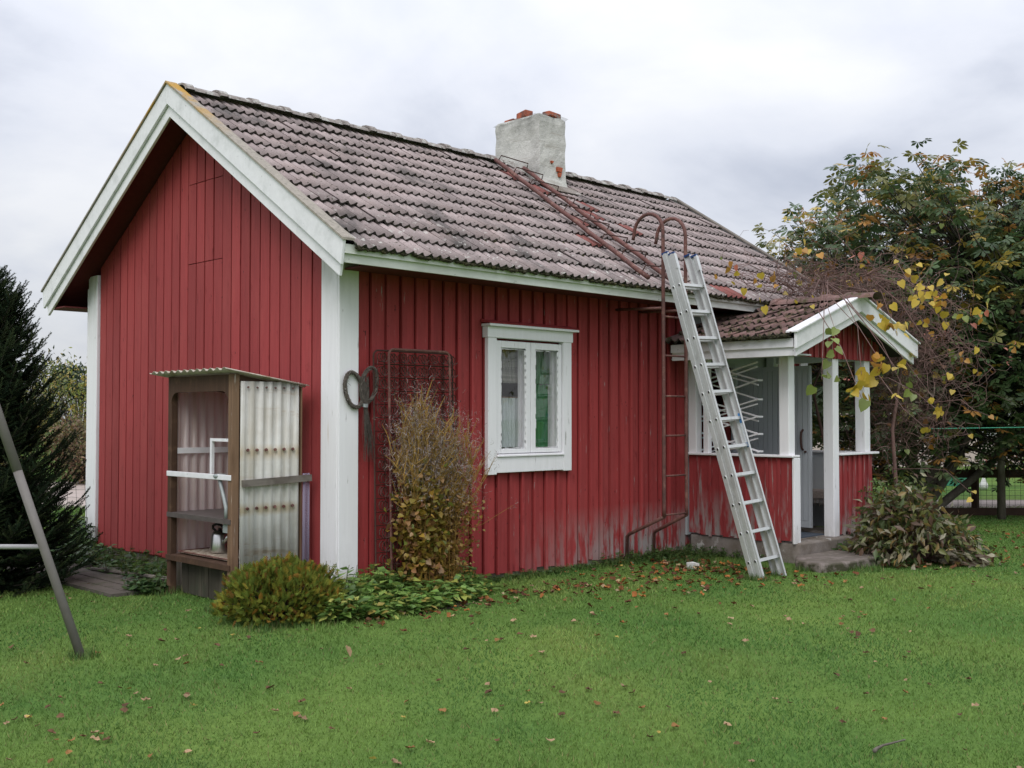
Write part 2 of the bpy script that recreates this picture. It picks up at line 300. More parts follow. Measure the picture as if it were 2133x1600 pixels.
# ================================================================== mesh helpers
WL = {}
def link(o, parent=None):
    COL.objects.link(o)
    if parent is not None:
        o.parent = parent
        o.matrix_parent_inverse = Matrix.Translation(-WL.get(parent.name, Vector((0, 0, 0))))
    return o
def tag(o, label, cat=None, group=None, kind=None):
    if label: o['label'] = label
    if cat: o['category'] = cat
    if group: o['group'] = group
    if kind: o['kind'] = kind
    return o
def thing(name, label, cat, loc=(0, 0, 0), group=None):
    o = bpy.data.objects.new(name, None); COL.objects.link(o); o.location = loc; o.empty_display_size = .2
    WL[o.name] = Vector(loc)
    return tag(o, label, cat, group)
class MB:
    def __init__(s): s.v = []; s.f = []; s.m = []
    def add(s, vs, fs, mi=0):
        n = len(s.v); s.v += [tuple(p) for p in vs]; s.f += [tuple(i + n for i in f) for f in fs]; s.m += [mi] * len(fs); return s
    def box(s, a, b, mi=0):
        (x0, y0, z0), (x1, y1, z1) = [min(p, q) for p, q in zip(a, b)], [max(p, q) for p, q in zip(a, b)]
        return s.add([(x0, y0, z0), (x1, y0, z0), (x1, y1, z0), (x0, y1, z0), (x0, y0, z1), (x1, y0, z1), (x1, y1, z1), (x0, y1, z1)],
                     [(0, 3, 2, 1), (4, 5, 6, 7), (0, 1, 5, 4), (1, 2, 6, 5), (2, 3, 7, 6), (3, 0, 4, 7)], mi)
    def bar(s, p, q, w, h, up=(0, 0, 1), mi=0):
        """box from p to q, w wide (across) and h high (along up)"""
        p, q = Vector(p), Vector(q); d = (q - p).normalized(); up = Vector(up)
        x = d.cross(up)
        if x.length < 1e-4: x = d.cross(Vector((0, 1, 0)))
        x.normalize(); y = x.cross(d); x *= w / 2; y *= h / 2
        vs = [p - x - y, p + x - y, p + x + y, p - x + y, q - x - y, q + x - y, q + x + y, q - x + y]
        return s.add(vs, [(0, 3, 2, 1), (4, 5, 6, 7), (0, 1, 5, 4), (1, 2, 6, 5), (2, 3, 7, 6), (3, 0, 4, 7)], mi)
    def prism(s, poly, axis, a, b, mi=0):
        """poly: 2-D outline; extruded along axis ('x','y','z') from a to b"""
        def P(p, t):
            return {'x': (t, p[0], p[1]), 'y': (p[0], t, p[1]), 'z': (p[0], p[1], t)}[axis]
        n = len(poly); vs = [P(p, a) for p in poly] + [P(p, b) for p in poly]
        fs = [tuple(range(n))[::-1], tuple(range(n, 2 * n))] + [(i, (i + 1) % n, n + (i + 1) % n, n + i) for i in range(n)]
        return s.add(vs, fs, mi)
    def tube(s, pts, r, n=6, mi=0, r1=None, cap=True):
        pts = [Vector(p) for p in pts]; k = len(pts); vs = []; prev = None
        for i, p in enumerate(pts):
            d = (pts[min(i + 1, k - 1)] - pts[max(i - 1, 0)])
            d = d.normalized() if d.length > 1e-9 else Vector((0, 0, 1))
            if prev is None:
                prev = d.orthogonal().normalized()
            x = (prev - d * prev.dot(d))
            x = x.normalized() if x.length > 1e-6 else d.orthogonal().normalized()
            prev = x; y = d.cross(x)
            rr = r if r1 is None else r + (r1 - r) * i / (k - 1)
            for j in range(n):
                a = 2 * PI * j / n; vs.append(p + x * (rr * math.cos(a)) + y * (rr * math.sin(a)))
        fs = [(i * n + j, i * n + (j + 1) % n, (i + 1) * n + (j + 1) % n, (i + 1) * n + j) for i in range(k - 1) for j in range(n)]
        if cap and n > 2: fs += [tuple(range(n))[::-1], tuple(range((k - 1) * n, k * n))]
        return s.add(vs, fs, mi)
    def lathe(s, prof, n=20, c=(0, 0, 0), mi=0):
        vs = [(c[0] + r * math.cos(2 * PI * j / n), c[1] + r * math.sin(2 * PI * j / n), c[2] + z) for r, z in prof for j in range(n)]
        fs = [(i * n + j, i * n + (j + 1) % n, (i + 1) * n + (j + 1) % n, (i + 1) * n + j) for i in range(len(prof) - 1) for j in range(n)]
        return s.add(vs, fs, mi)
    def mesh(s, name, mats):
        me = bpy.data.meshes.new(name); me.from_pydata(s.v, [], s.f)
        for m in (mats if isinstance(mats, (list, tuple)) else [mats]): me.materials.append(m)
        if any(s.m): me.polygons.foreach_set('material_index', s.m)
        me.update(); return me
    def build(s, name, mats, parent=None, smooth=False):
        me = s.mesh(name, mats)
        if smooth: me.polygons.foreach_set('use_smooth', [True] * len(me.polygons))
        return link(bpy.data.objects.new(name, me), parent)
def bev(o, w=.006, seg=1):
    b = o.modifiers.new('bevel', 'BEVEL'); b.width = w; b.segments = seg; b.limit_method = 'ANGLE'; return o
def inst(name, me, parent=None, mtx=None):
    o = link(bpy.data.objects.new(name, me), parent)
    if mtx is not None: o.matrix_basis = mtx
    return o
def npmesh(name, V, F, mat, col=None, parent=None, smooth=False):
    V = np.asarray(V, dtype=np.float32); F = np.asarray(F, dtype=np.int32); k = F.shape[1]
    me = bpy.data.meshes.new(name)
    me.vertices.add(len(V)); me.vertices.foreach_set('co', V.ravel())
    me.loops.add(F.size); me.loops.foreach_set('vertex_index', F.ravel())
    me.polygons.add(len(F)); me.polygons.foreach_set('loop_start', np.arange(0, F.size, k, dtype=np.int32))
    if smooth: me.polygons.foreach_set('use_smooth', np.ones(len(F), dtype=bool))
    me.update(calc_edges=True)
    if col is not None:
        c = np.ones((len(V), 4), dtype=np.float32); c[:, :3] = col
        a = me.color_attributes.new('Col', 'FLOAT_COLOR', 'POINT'); a.data.foreach_set('color', c.ravel())
    me.materials.append(mat)
    return link(bpy.data.objects.new(name, me), parent)
def frames(d, roll=0.0, up=(0, 0, 1)):
    """rotation matrices whose columns are (side, along d, normal)"""
    d = np.asarray(d, float); d = d / np.linalg.norm(d, axis=1, keepdims=True)
    u = np.broadcast_to(np.asarray(up, float), d.shape) + 1e-3
    x = np.cross(d, u); x /= np.linalg.norm(x, axis=1, keepdims=True) + 1e-9
    z = np.cross(x, d); roll = np.broadcast_to(roll, (len(d),))[:, None]
    x2 = x * np.cos(roll) + z * np.sin(roll); z2 = -x * np.sin(roll) + z * np.cos(roll)
    return np.stack([x2, d, z2], axis=2)
def scatter(name, tv, tf, R, T, S, col, mat, parent=None):
    tv = np.asarray(tv, float); tf = np.asarray(tf); n = len(T); S = np.broadcast_to(S, (n,))
    V = np.einsum('nij,kj->nki', R, tv) * S[:, None, None] + np.asarray(T)[:, None, :]
    F = (tf[None] + (np.arange(n) * len(tv))[:, None, None]).reshape(-1, tf.shape[1])
    C = np.repeat(np.asarray(col), len(tv), axis=0)
    return npmesh(name, V.reshape(-1, 3), F, mat, C, parent)
def pick(n, cols, w, jit=.2):
    cols = np.array(cols, float); w = np.array(w, float); i = rng.choice(len(cols), n, p=w / w.sum())
    return cols[i] * rng.uniform(1 - jit, 1 + jit, (n, 1)) * rng.uniform(.93, 1.07, (n, 3))
def unit(v): return v / (np.linalg.norm(v, axis=1, keepdims=True) + 1e-9)
LEAF_V = np.array([(0, 0, 0), (-.22, .42, .06), (0, .5, 0), (.22, .42, .06), (0, 1, -.06)]); LEAF_F = np.array([(0, 2, 1), (0, 3, 2), (1, 2, 4), (2, 3, 4)])
HEART_V = np.array([(0, .06, 0), (-.30, -.02, .05), (-.46, .28, .10), (-.30, .66, .04), (0, 1.02, -.10), (.30, .66, .04), (.46, .28, .10), (.30, -.02, .05), (0, .45, -.02)])
HEART_F = np.array([(8, i, i + 1) for i in range(7)] + [(8, 7, 0)])
def sines(x, y, f, s):
    return (np.sin(x * f * 1.0 + s) * np.sin(y * f * 1.13 + s * 1.7) + .6 * np.sin((x + y) * f * 1.9 + s * 2.3) * np.sin((x - y) * f * 1.6 + s * .6) + .4 * np.sin(x * f * 3.7 - y * f * 2.9 + s)) / 2

# ================================================================== ground
N = 60
o = MB().add([(-400, -400, 0), (400, -400, 0), (400, 400, 0), (-400, 400, 0)], [(0, 1, 2, 3)]).build('lawn', M['ground']); tag(o, None, kind='structure')
RT = Vector((math.sin(_yaw), -math.cos(_yaw), 0)); FL = Vector((math.cos(_yaw), math.sin(_yaw), 0))
C2 = Vector((CAM.x, CAM.y, 0))
def gp(lat, dep, z=0): return C2 + RT * lat + FL * dep + Vector((0, 0, z))
# gravel road that passes behind the yard on both sides
a, b, c, d = gp(1.5, 20.6, .004), gp(60, 20.2, .004), gp(60, 18.4, .004), gp(1.5, 18.7, .004)
o = MB().add([d, c, b, a], [(0, 1, 2, 3)]).build('road', M['gravel']); tag(o, None, kind='structure')
a, b, c, d = gp(-3.2, 26, .004), gp(-60, 27.5, .004), gp(-60, 19, .004), gp(-3.2, 18.6, .004)
o = MB().add([a, b, c, d], [(0, 1, 2, 3)]).build('path', M['gravel']); tag(o, None, kind='structure')

# ================================================================== house
W, L = 4.9, 7.42
RY, RZ, TS, TSR = 2.41, 4.755, .638, .600          # ridge line, slopes of the front and rear roof planes
RA = math.atan(TS)
def roofz(y): return RZ - (TS * (RY - y) if y < RY else TSR * (y - RY))
def sag(x): return -.014 * math.sin(PI * min(max((x + .4) / 8.4, 0), 1))
house = thing('cottage', 'small red board cottage with white corners, tiled roof, chimney and porch', 'house', (0, 0, 0))

# foundation strip
MB().box((.06, .06, -.05), (L - .06, W - .06, .10)).build('foundation', M['conc'], house)
# wall cores with the window and door openings
WX0, WX1, WZ0, WZ1 = 1.785, 2.70, 1.18, 2.28
DX0, DX1, DZ0, DZ1 = 4.98, 5.74, .24, 2.14
mb = MB()
def wallbox(x0, x1, z0, z1): mb.box((x0, .045, z0), (x1, .13, z1))
wallbox(.05, WX0, .08, 3.02); wallbox(WX0, WX1, .08, WZ0); wallbox(WX0, WX1, WZ1, 3.02); wallbox(WX1, DX0, .08, 3.02)
wallbox(DX0, DX1, .08, DZ0); wallbox(DX0, DX1, DZ1, 3.02); wallbox(DX1, L - .05, .08, 3.02)
front = mb.build('side_wall', M['redw'], house)
g = [(.05, .08), (W - .05, .08), (W - .05, roofz(W) - .2), (RY, RZ - .2), (.05, roofz(0) - .2)]
gable = MB().prism(g, 'x', .045, .13).build('gable_wall', M['red'], house)
MB().prism(g, 'x', L - .13, L - .045).build('gable_wall', M['red'], house)
MB().box((.05, W - .13, .08), (L - .05, W - .05, 3.0)).build('rear_wall', M['red'], house)
MB().box((.14, .14, .1), (L - .14, W - .14, .14)).box((.14, 2.2, .14), (L - .14, 2.28, 3.0)).box((.14, .14, 2.6), (L - .14, 2.2, 2.64)).build('room_lining', M['room'], house)

# boards and battens of the long wall
bm_cache = {}
def board(x0, x1, z0, z1, y0, y1, parent, name, mat, slant=0):
    mbx = MB().box((x0, y0, z0), (x1, y1, z1))
    if slant:                                 # uneven lower end
        for i in (1, 2): v = mbx.v[i]; mbx.v[i] = (v[0], v[1], v[2] + slant)
    return mbx.build(name, mat, parent)
def wall_run(xa, xb, step, zlo, zhi, parent, mat, cuts=(), y=0.0, bat=.034):
    n = max(1, round((xb - xa) / step)); s = (xb - xa) / n
    for i in range(n):
        x0, x1 = xa + i * s, xa + (i + 1) * s
        segs = [(x0 - .004, x1 - bat / 2 - U(.007, .012), zlo + U(-.012, .03), zhi)]
        for (cx0, cx1, cz0, cz1) in cuts:
            ns = []
            for (p, q, r, t) in segs:
                if q <= cx0 or p >= cx1 or t <= cz0 or r >= cz1: ns.append((p, q, r, t)); continue
                if p < cx0: ns.append((p, cx0, r, t))
                if q > cx1: ns.append((cx1, q, r, t))
                p2, q2 = max(p, cx0), min(q, cx1)
                if r < cz0: ns.append((p2, q2, r, cz0))
                if t > cz1: ns.append((p2, q2, cz1, t))
            segs = ns
        dy = U(-.003, .003)
        for (p, q, r, t) in segs:
            if q - p > .012: board(p, q, r, t, y + .020 + dy, y + .043, parent, 'board', mat, U(-.02, .02) if r < .3 else 0)
        if i == n - 1: break
        bx = x1 + U(-.002, .002); bw = bat * U(.9, 1.1) / 2; zz = zlo + U(-.02, .05)
        ranges = [(zz, zhi)]
        for (cx0, cx1, cz0, cz1) in cuts:
            if bx + bw > cx0 and bx - bw < cx1:
                ranges = [r for (p, q) in ranges for r in ((p, min(q, cz0)), (max(p, cz1), q)) if r[1] - r[0] > .02]
        for (p, q) in ranges:
            board(bx - bw, bx + bw, p, q, y - .007 + U(-.002, .002), y + .0185, parent, 'batten', mat)
WCUT = (1.72, 2.77, 1.06, 2.36)
wall_run(.175, 4.84, .164, .035, 3.02, front, M['redw'], [WCUT])
wall_run(6.60, L - .17, .164, .035, 3.02, front, M['redw'])
# pale boarding behind the porch
inner = MB().box((4.845, .018, .2), (DX0 - .05, .040, 2.75)).box((DX1 + .05, .018, .2), (6.595, .040, 2.75)).box((DX0 - .05, .018, DZ1 + .05), (DX1 + .05, .040, 2.75)).build('porch_lining', M['greyd'], house)

# boards of the gable, cut to the roof line; hatch outlined by cut ends
n = 26; ya, yb = .245, W - .245; s = (yb - ya) / n
HY0, HY1, HZ0, HZ1 = 1.93, 2.65, 3.085, 3.89
for i in range(n):
    y0, y1 = ya + i * s + U(.007, .013), ya + (i + 1) * s - U(.007, .013)
    t0, t1 = roofz(y0) - .17, roofz(y1) - .17; z0 = .10 + U(-.015, .015); dx = U(-.003, .003)
    hatch = HY0 < (y0 + y1) / 2 < HY1
    cuts = [z0, HZ0, HZ1, None] if hatch else [z0, None]
    for k in range(len(cuts) - 1):
        lo = cuts[k] + (.004 if k else 0); hi = cuts[k + 1]
        poly = [(y0, lo), (y1, lo), (y1, t1 if hi is None else hi - .004), (y0, t0 if hi is None else hi - .004)]
        MB().prism(poly, 'x', .000 + dx + (U(-.003, .002) if hatch else 0), .043).build('board', M['red'], gable)
# white corner boards
def cboard(a, b): return bev(MB().box(a, b).build('corner_board', M['white'], house), .004)
zt = roofz(0) - .17
cboard((-.030, .000, .04), (.016, .235, zt + .12)); cboard((-.030, -.030, .04), (.172, -.002, zt))
cboard((-.030, W - .235, .14), (.016, W, zt + .12)); cboard((-.030, W + .002, .14), (.172, W + .030, zt - .02))
cboard((L - .16, -.030, .04), (L + .02, -.002, zt - .02))

# ------------------------------------------------------------------ roof
XA, XB, EY = -.325, 7.80, -.53
roof = None
def slab(ya, yb, off0, off1, xa, xb, nseg=12):
    """sloping slab between two y values, following the sag"""
    mbx = MB(); xs = [xa + (xb - xa) * i / nseg for i in range(nseg + 1)]
    vs = []
    for x in xs:
        for (y, o) in ((ya, off0), (yb, off0), (yb, off1), (ya, off1)): vs.append((x, y, roofz(y) + o + sag(x)))
    fs = [(4 * i + j, 4 * i + (j + 1) % 4, 4 * i + 4 + (j + 1) % 4, 4 * i + 4 + j) for i in range(nseg) for j in range(4)]
    fs += [(0, 3, 2, 1), (4 * nseg, 4 * nseg + 1, 4 * nseg + 2, 4 * nseg + 3)]
    return mbx.add(vs, fs)
roof = slab(EY + .07, RY, -.012, -.10, XA + .04, XB - .04).build('roof', M['under'], house)
slab(RY, W - EY - .03, -.012, -.10, XA + .04, XB - .04).build('rear_slope', M['tiles'], roof)
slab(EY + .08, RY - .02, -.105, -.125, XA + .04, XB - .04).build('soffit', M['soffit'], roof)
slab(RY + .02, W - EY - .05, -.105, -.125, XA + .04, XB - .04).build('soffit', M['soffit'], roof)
# tiles: two rolls each
TW, TL = .2, None
NC = 11; CP = (RY - EY) / math.cos(RA) / NC
def tile_mesh(name, mat, w=TW, length=CP + .045, amp=.0195):
    k = 12; prof = []
    for i in range(k + 1):
        u = -w / 2 + (w + .006) * i / k
        ph = (u + w / 2) / (w / 2) * 2 * PI
        prof.append((u, amp * (math.cos(ph + .5) * .8 + .2 * math.cos(2 * ph))))
    vs = [(u, 0, h + .037) for u, h in prof] + [(u, length, h + .004) for u, h in prof] + [(u, .006, h + .014) for u, h in prof]
    fs = [(i, i + 1, k + 2 + i, k + 1 + i) for i in range(k)] + [(2 * k + 2 + i, 2 * k + 3 + i, i + 1, i) for i in range(k)]
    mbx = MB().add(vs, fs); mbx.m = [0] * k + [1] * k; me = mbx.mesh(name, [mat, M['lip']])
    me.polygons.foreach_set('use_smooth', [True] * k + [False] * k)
    return me
tmesh = tile_mesh('roof_tile', M['tile']); tred = tile_mesh('roof_tile_red', M['tiler'])
NX = 41; TX0 = XA + .07; TWx = (XB - .05 - TX0) / NX
SL = Matrix.Rotation(RA, 4, 'X')
def tile_mtx(x, row, jit=True):
    t = row * CP; y = EY - .012 + t * math.cos(RA); z = roofz(y) + sag(x) + .004
    if U(0, 1) < .05: y -= U(.006, .022); z += U(.0, .006); x += U(-.006, .006)
    return Matrix.Translation((x, y, z)) @ Matrix.Rotation(RA + (U(-.010, .010) if jit else 0), 4, 'X') @ Matrix.Rotation(U(-.012, .012), 4, 'Y') @ Matrix.Rotation(U(-.012, .012), 4, 'Z') @ Matrix.Diagonal((TWx / TW * 1.005, 1, 1, 1))
reds = {(27, 0), (26, 0), (21, 9), (22, 8), (21, 5), (25, 7), (24, 6), (26, 5), (19, 3)}
far_V, far_F, far_C, far_M = [], [], [], []
tv = np.array([v.co[:] for v in tmesh.vertices]); tf = np.array([p.vertices[:] for p in tmesh.polygons])
NEARC = 24
for cidx in range(NX):
    x = TX0 + TWx * (cidx + .5)
    for r in range(NC):
        m = tile_mtx(x, r)
        if 4.42 < x < 4.80 and r >= 9: continue          # chimney stands here
        if (cidx, r) in reds: inst('roof_tile', tred, roof, m)
        elif cidx < NEARC: inst('roof_tile', tmesh, roof, m)
        else:
            mm = np.array(m); V = tv @ mm[:3, :3].T + mm[:3, 3]
            far_F.append(tf + len(tv) * len(far_V)); far_V.append(V); far_M.append(np.array([0] * 12 + [1] * 12))
            far_C.append(np.tile(np.array((.345, .285, .280)) * U(.82, 1.18), (len(tv), 1)))
o = npmesh('far_tiles', np.concatenate(far_V), np.concatenate(far_F), M['tiles'], np.concatenate(far_C), roof); tag(o, None, kind='stuff')
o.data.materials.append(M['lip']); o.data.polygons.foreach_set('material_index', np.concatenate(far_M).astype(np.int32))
# ridge tiles: half-round with a thick collar at one end
def ridge_mesh(name, mat, ln=.42, r=.125):
    mbx = MB(); k = 8
    prof = [(0, r * 1.0), (.0, r * 1.24), (.085, r * 1.26), (.10, r * 1.04), (ln, r * .98)]
    vs = []
    for (t, rr) in prof:
        for j in range(k + 1):
            a = PI * (.04 + .92 * j / k); vs.append((t, -rr * math.cos(a) * 1.05, rr * math.sin(a) * .62 - .035))
    fs = [(i * (k + 1) + j, (i + 1) * (k + 1) + j, (i + 1) * (k + 1) + j + 1, i * (k + 1) + j + 1) for i in range(len(prof) - 1) for j in range(k)]
    return mbx.add(vs, fs).mesh(name, mat)
rmesh = ridge_mesh('ridge_tile', M['ridge'])
x = XA + .10
while x < XB - .2:
    if not (4.15 < x < 4.80):
        inst('ridge_tile', rmesh, roof, Matrix.Translation((x, RY, RZ + sag(x) + .036 + U(-.006, .006))) @ Matrix.Rotation(U(-.03, .03), 4, 'Z') @ Matrix.Rotation(U(-.02, .02), 4, 'Y'))
    x += .375
# moss lumps along the tile edges
def lump(mbx, p, r, sx=1.0, sz=.6):
    t = (1 + 5 ** .5) / 2; vs = [(-1, t, 0), (1, t, 0), (-1, -t, 0), (1, -t, 0), (0, -1, t), (0, 1, t), (0, -1, -t), (0, 1, -t), (t, 0, -1), (t, 0, 1), (-t, 0, -1), (-t, 0, 1)]
    fs = [(0, 11, 5), (0, 5, 1), (0, 1, 7), (0, 7, 10), (0, 10, 11), (1, 5, 9), (5, 11, 4), (11, 10, 2), (10, 7, 6), (7, 1, 8), (3, 9, 4), (3, 4, 2), (3, 2, 6), (3, 6, 8), (3, 8, 9), (4, 9, 5), (2, 4, 11), (6, 2, 10), (8, 6, 7), (9, 8, 1)]
    mbx.add([(p[0] + v[0] * r * .52 * sx * U(.7, 1.3), p[1] + v[1] * r * .52 * U(.7, 1.3), p[2] + v[2] * r * .52 * sz * U(.7, 1.3)) for v in vs], fs)
mb = MB()
for i in range(1000):
    r = random.choice([0] * 11 + [1, 1, 2, 2, 3, 4, 5, 6, 7, 8, 9]); x = U(XA + .1, XB - .1); t = r * CP
    y = EY - .012 + t * math.cos(RA) + U(-.006, .012) + (U(0, .05) if r and U(0, 1) < .3 else 0); lump(mb, (x, y, roofz(y) + sag(x) + U(.004, .022)), U(.010, .026), 1.5, .8)
tag(mb.build('moss', M['moss'], roof), None, kind='stuff')
# bargeboards on the near and far gables: an upper board and a lower one set back
def barge(xa, xb, ysign, off0, off1, name='bargeboard', mat='whiteb', e=0.0):
    y1 = EY - .0 + e if ysign < 0 else W - EY - e
    poly = [(RY, RZ + off0), (y1, roofz(y1) + off0), (y1 + (.035 if ysign < 0 else -.035), roofz(y1) + off1 + .01), (RY, RZ + off1)]
    return bev(MB().prism(poly if ysign > 0 else poly[::-1], 'x', xa, xb).build(name, M[mat], roof), .004)
for sgn in (-1, 1):
    barge(XA - .028, XA, sgn, .066, -.140)
    barge(XA + .002, XA + .030, sgn, -.115, -.262, e=.06)
    barge(XB + .001, XB + .028, sgn, .066, -.140)
    y1 = EY - .01 if sgn < 0 else W - EY + .01
    poly = [(RY, RZ + .069), (y1, roofz(y1) + .069), (y1, roofz(y1) + .089), (RY, RZ + .089)]
    MB().prism(poly, 'x', XA - .045, XA + .075).build('verge_cap', M['verge'], roof)
    MB().prism(poly, 'x', XB - .06, XB + .045).build('verge_cap', M['greywood'], roof)
# eave fascia, two boards
def eave(y0, y1, z0, z1, mat, dz):
    mbx = MB(); ns = 10; vs = []
    for i in range(ns + 1):
        x = XA + .001 + (7.75 - XA) * i / ns; sg = sag(x) * .7
        vs += [(x, y0, z0 + sg), (x, y1, z0 + sg), (x, y1, z1 + sg), (x, y0, z1 + sg)]
    fs = [(4 * i + j, 4 * i + 4 + j, 4 * i + 4 + (j + 1) % 4, 4 * i + (j + 1) % 4) for i in range(ns) for j in range(4)] + [(0, 1, 2, 3), (4 * ns, 4 * ns + 3, 4 * ns + 2, 4 * ns + 1)]
    return mbx.add(vs, fs).build('fascia', M[mat], roof)
eave(-.515, -.490, 2.842, 2.915, 'whiteg', 0); eave(-.488, -.464, 2.772, 2.860, 'whiteg', 0)
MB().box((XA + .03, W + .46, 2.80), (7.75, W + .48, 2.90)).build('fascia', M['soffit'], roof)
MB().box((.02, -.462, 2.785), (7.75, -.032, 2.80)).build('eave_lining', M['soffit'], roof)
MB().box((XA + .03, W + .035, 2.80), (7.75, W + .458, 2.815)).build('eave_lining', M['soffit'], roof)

# ------------------------------------------------------------------ chimney
cx0, cx1, cy0, cy1, cz1 = 4.385, 4.865, 1.90, 2.72, 5.355
k = 9; mb = MB()
def ring(z, g):
    pts = []
    for (a, b, c, d) in ((cx0, cy0, cx1, cy0), (cx1, cy0, cx1, cy1), (cx1, cy1, cx0, cy1), (cx0, cy1, cx0, cy0)):
        for i in range(5):
            t = i / 5; pts.append((a + (c - a) * t + U(-.008, .008), b + (d - b) * t + U(-.008, .008), z + U(-.006, .006)))
    mx_, my_ = (cx0 + cx1) / 2, (cy0 + cy1) / 2
    return [(mx_ + (p[0] - mx_) * g, my_ + (p[1] - my_) * g, p[2]) for p in pts]
zs = [4.30, 4.48, 4.56, 4.68, 4.80, 4.92, 5.04, 5.16, 5.26, 5.33, cz1]; gs = [1.05, 1.04, 1.0, .985, .99, .98, .985, .98, .985, .97, .90]
vs = []
for z, g_ in zip(zs, gs): vs += ring(z, g_)
fs = [(i * 20 + j, i * 20 + (j + 1) % 20, (i + 1) * 20 + (j + 1) % 20, (i + 1) * 20 + j) for i in range(len(zs) - 1) for j in range(20)] + [tuple(range((len(zs) - 1) * 20, len(zs) * 20))]
chim = mb.add(vs, fs).build('chimney', M['plaster'], roof)
chim.name = 'chimney'
for (x0, x1, z0, z1) in ((4.68, 4.785, 4.655, 4.715), (4.71, 4.768, 4.592, 4.648), (4.575, 4.62, 4.745, 4.777)):
    mb = MB().box((x0, cy0 - .018, z0), (x1, cy0 + .03, z1))
    mb.v[0] = (mb.v[0][0] + .015, mb.v[0][1], mb.v[0][2] + .005); mb.v[1] = (mb.v[1][0] - .02, mb.v[1][1], mb.v[1][2])
    o = mb.build('bare_brick', M['brickp'], roof)
slab(1.72, 1.90, .060, .068, 4.34, 4.98, 2).build('flashing', M['conc'], roof)
def brick_thing(p, rz, tilt, label, size=(.25, .12, .065)):
    a, b, c = [q / 2 for q in size]
    mb = MB().box((-a, -b, 0), (a, b, 2 * c)); o = mb.build('loose_brick', M['brick']); bev(o, .012, 2)
    o.location = p; o.rotation_euler = (tilt, tilt * .6, rz); tag(o, label, 'brick', 'bricks lying on the chimney top'); return o
brick_thing((4.68, 1.98, cz1 - .002), .12, .0, 'orange brick at the front corner of the chimney top')
brick_thing((4.48, 2.27, cz1 + .004), 1.35, .06, 'sooty brick tilted on the middle of the chimney top', (.22, .12, .09))
brick_thing((4.50, 2.53, cz1 - .004), 1.5, 0, 'small dark half brick on the rear of the chimney top', (.18, .10, .05))
mb = MB(); k = 8; vs = []
for i in range(k + 1):
    for j in range(3):
        vs.append((4.37 + .52 * j / 2, 1.88 + .86 * i / k, cz1 + .006 + .02 * math.sin(i * 1.9 + j) - .03 * max(0, i - 6) ** 1.5 / 3 - (.02 if j != 1 else 0)))
fs = [(i * 3 + j, i * 3 + j + 1, i * 3 + 4 + j, i * 3 + 3 + j) for i in range(k) for j in range(2)]
tag(mb.add(vs, fs).build('plastic_sheet', M['film']), 'torn clear plastic sheet weighted by bricks on the chimney', 'plastic sheet')

# ------------------------------------------------------------------ window
win = MB().box((1.66, -.052, 1.0), (1.775, .018, 2.30)).box((2.705, -.052, 1.005), (2.825, .018, 2.305)).box((1.648, -.060, 2.300), (2.84, .018, 2.405)).box((1.775, -.048, 1.015), (2.705, .018, 1.165)).build('window', M['white'], house); bev(win, .004)
bev(MB().box((1.635, -.105, 2.406), (2.885, .018, 2.430)).build('head_trim', M['white'], win), .003)
MB().prism([(-.11, 2.432), (.018, 2.445), (.018, 2.475), (-.11, 2.438)], 'x', 1.625, 2.885).build('flashing', M['redw'], win)
bev(MB().prism([(-.065, 1.166), (.03, 1.166), (.03, 1.20), (-.065, 1.182)], 'x', 1.776, 2.704).build('sill', M['white'], win), .003)
for (x0, x1, g0, g1) in ((1.79, 2.257, 1.857, 2.192), (2.262, 2.70, 2.327, 2.655)):
    zb0, zb1, zg0, zg1 = 1.197, 2.278, 1.240, 2.210
    sash = MB().box((x0, -.028, zb0), (g0, .022, zb1)).box((g1, -.028, zb0), (x1, .022, zb1)).box((g0, -.028, zb0), (g1, .022, zg0)).box((g0, -.028, zg1), (g1, .022, zb1)).build('sash', M['white'], win); bev(sash, .005)
    # crumbling putty round the pane
    mb = MB()
    for (p, q) in (((g0, zg0), (g0, zg1)), ((g1, zg0), (g1, zg1)), ((g0, zg0), (g1, zg0)), ((g0, zg1), (g1, zg1))):
        for i in range(14):
            t0, t1 = i / 14, (i + 1) / 14; w_ = U(.004, .014)
            a = (p[0] + (q[0] - p[0]) * t0, p[1] + (q[1] - p[1]) * t0); b = (p[0] + (q[0] - p[0]) * t1, p[1] + (q[1] - p[1]) * t1)
            mb.box((a[0] - w_, -.019, a[1] - w_), (b[0] + w_, -.0085, b[1] + w_))
    mb.build('putty', M['white'], sash)
    MB().box((g0 - .004, -.008, zg0 - .004), (g1 + .004, -.004, zg1 + .004)).build('pane', M['glass'], sash)
    MB().box((g0 - .05, .070, zg0 - .06), (g0 - .01, .095, zg1 + .06)).build('inner_frame', M['white'], win)
    MB().box((g1 + .006, .070, zg0 - .06), (g1 + .05, .095, zg1 + .06)).build('inner_frame', M['white'], win)
MB().box((1.786, .024, 1.185), (1.80, .20, 2.275)).box((2.685, .024, 1.185), (2.699, .20, 2.275)).box((2.225, .024, 1.20), (2.29, .067, 2.27)).box((1.80, .024, 1.185), (2.685, .20, 1.199)).box((1.80, .024, 2.262), (2.685, .20, 2.275)).build('jamb', M['white'], win)
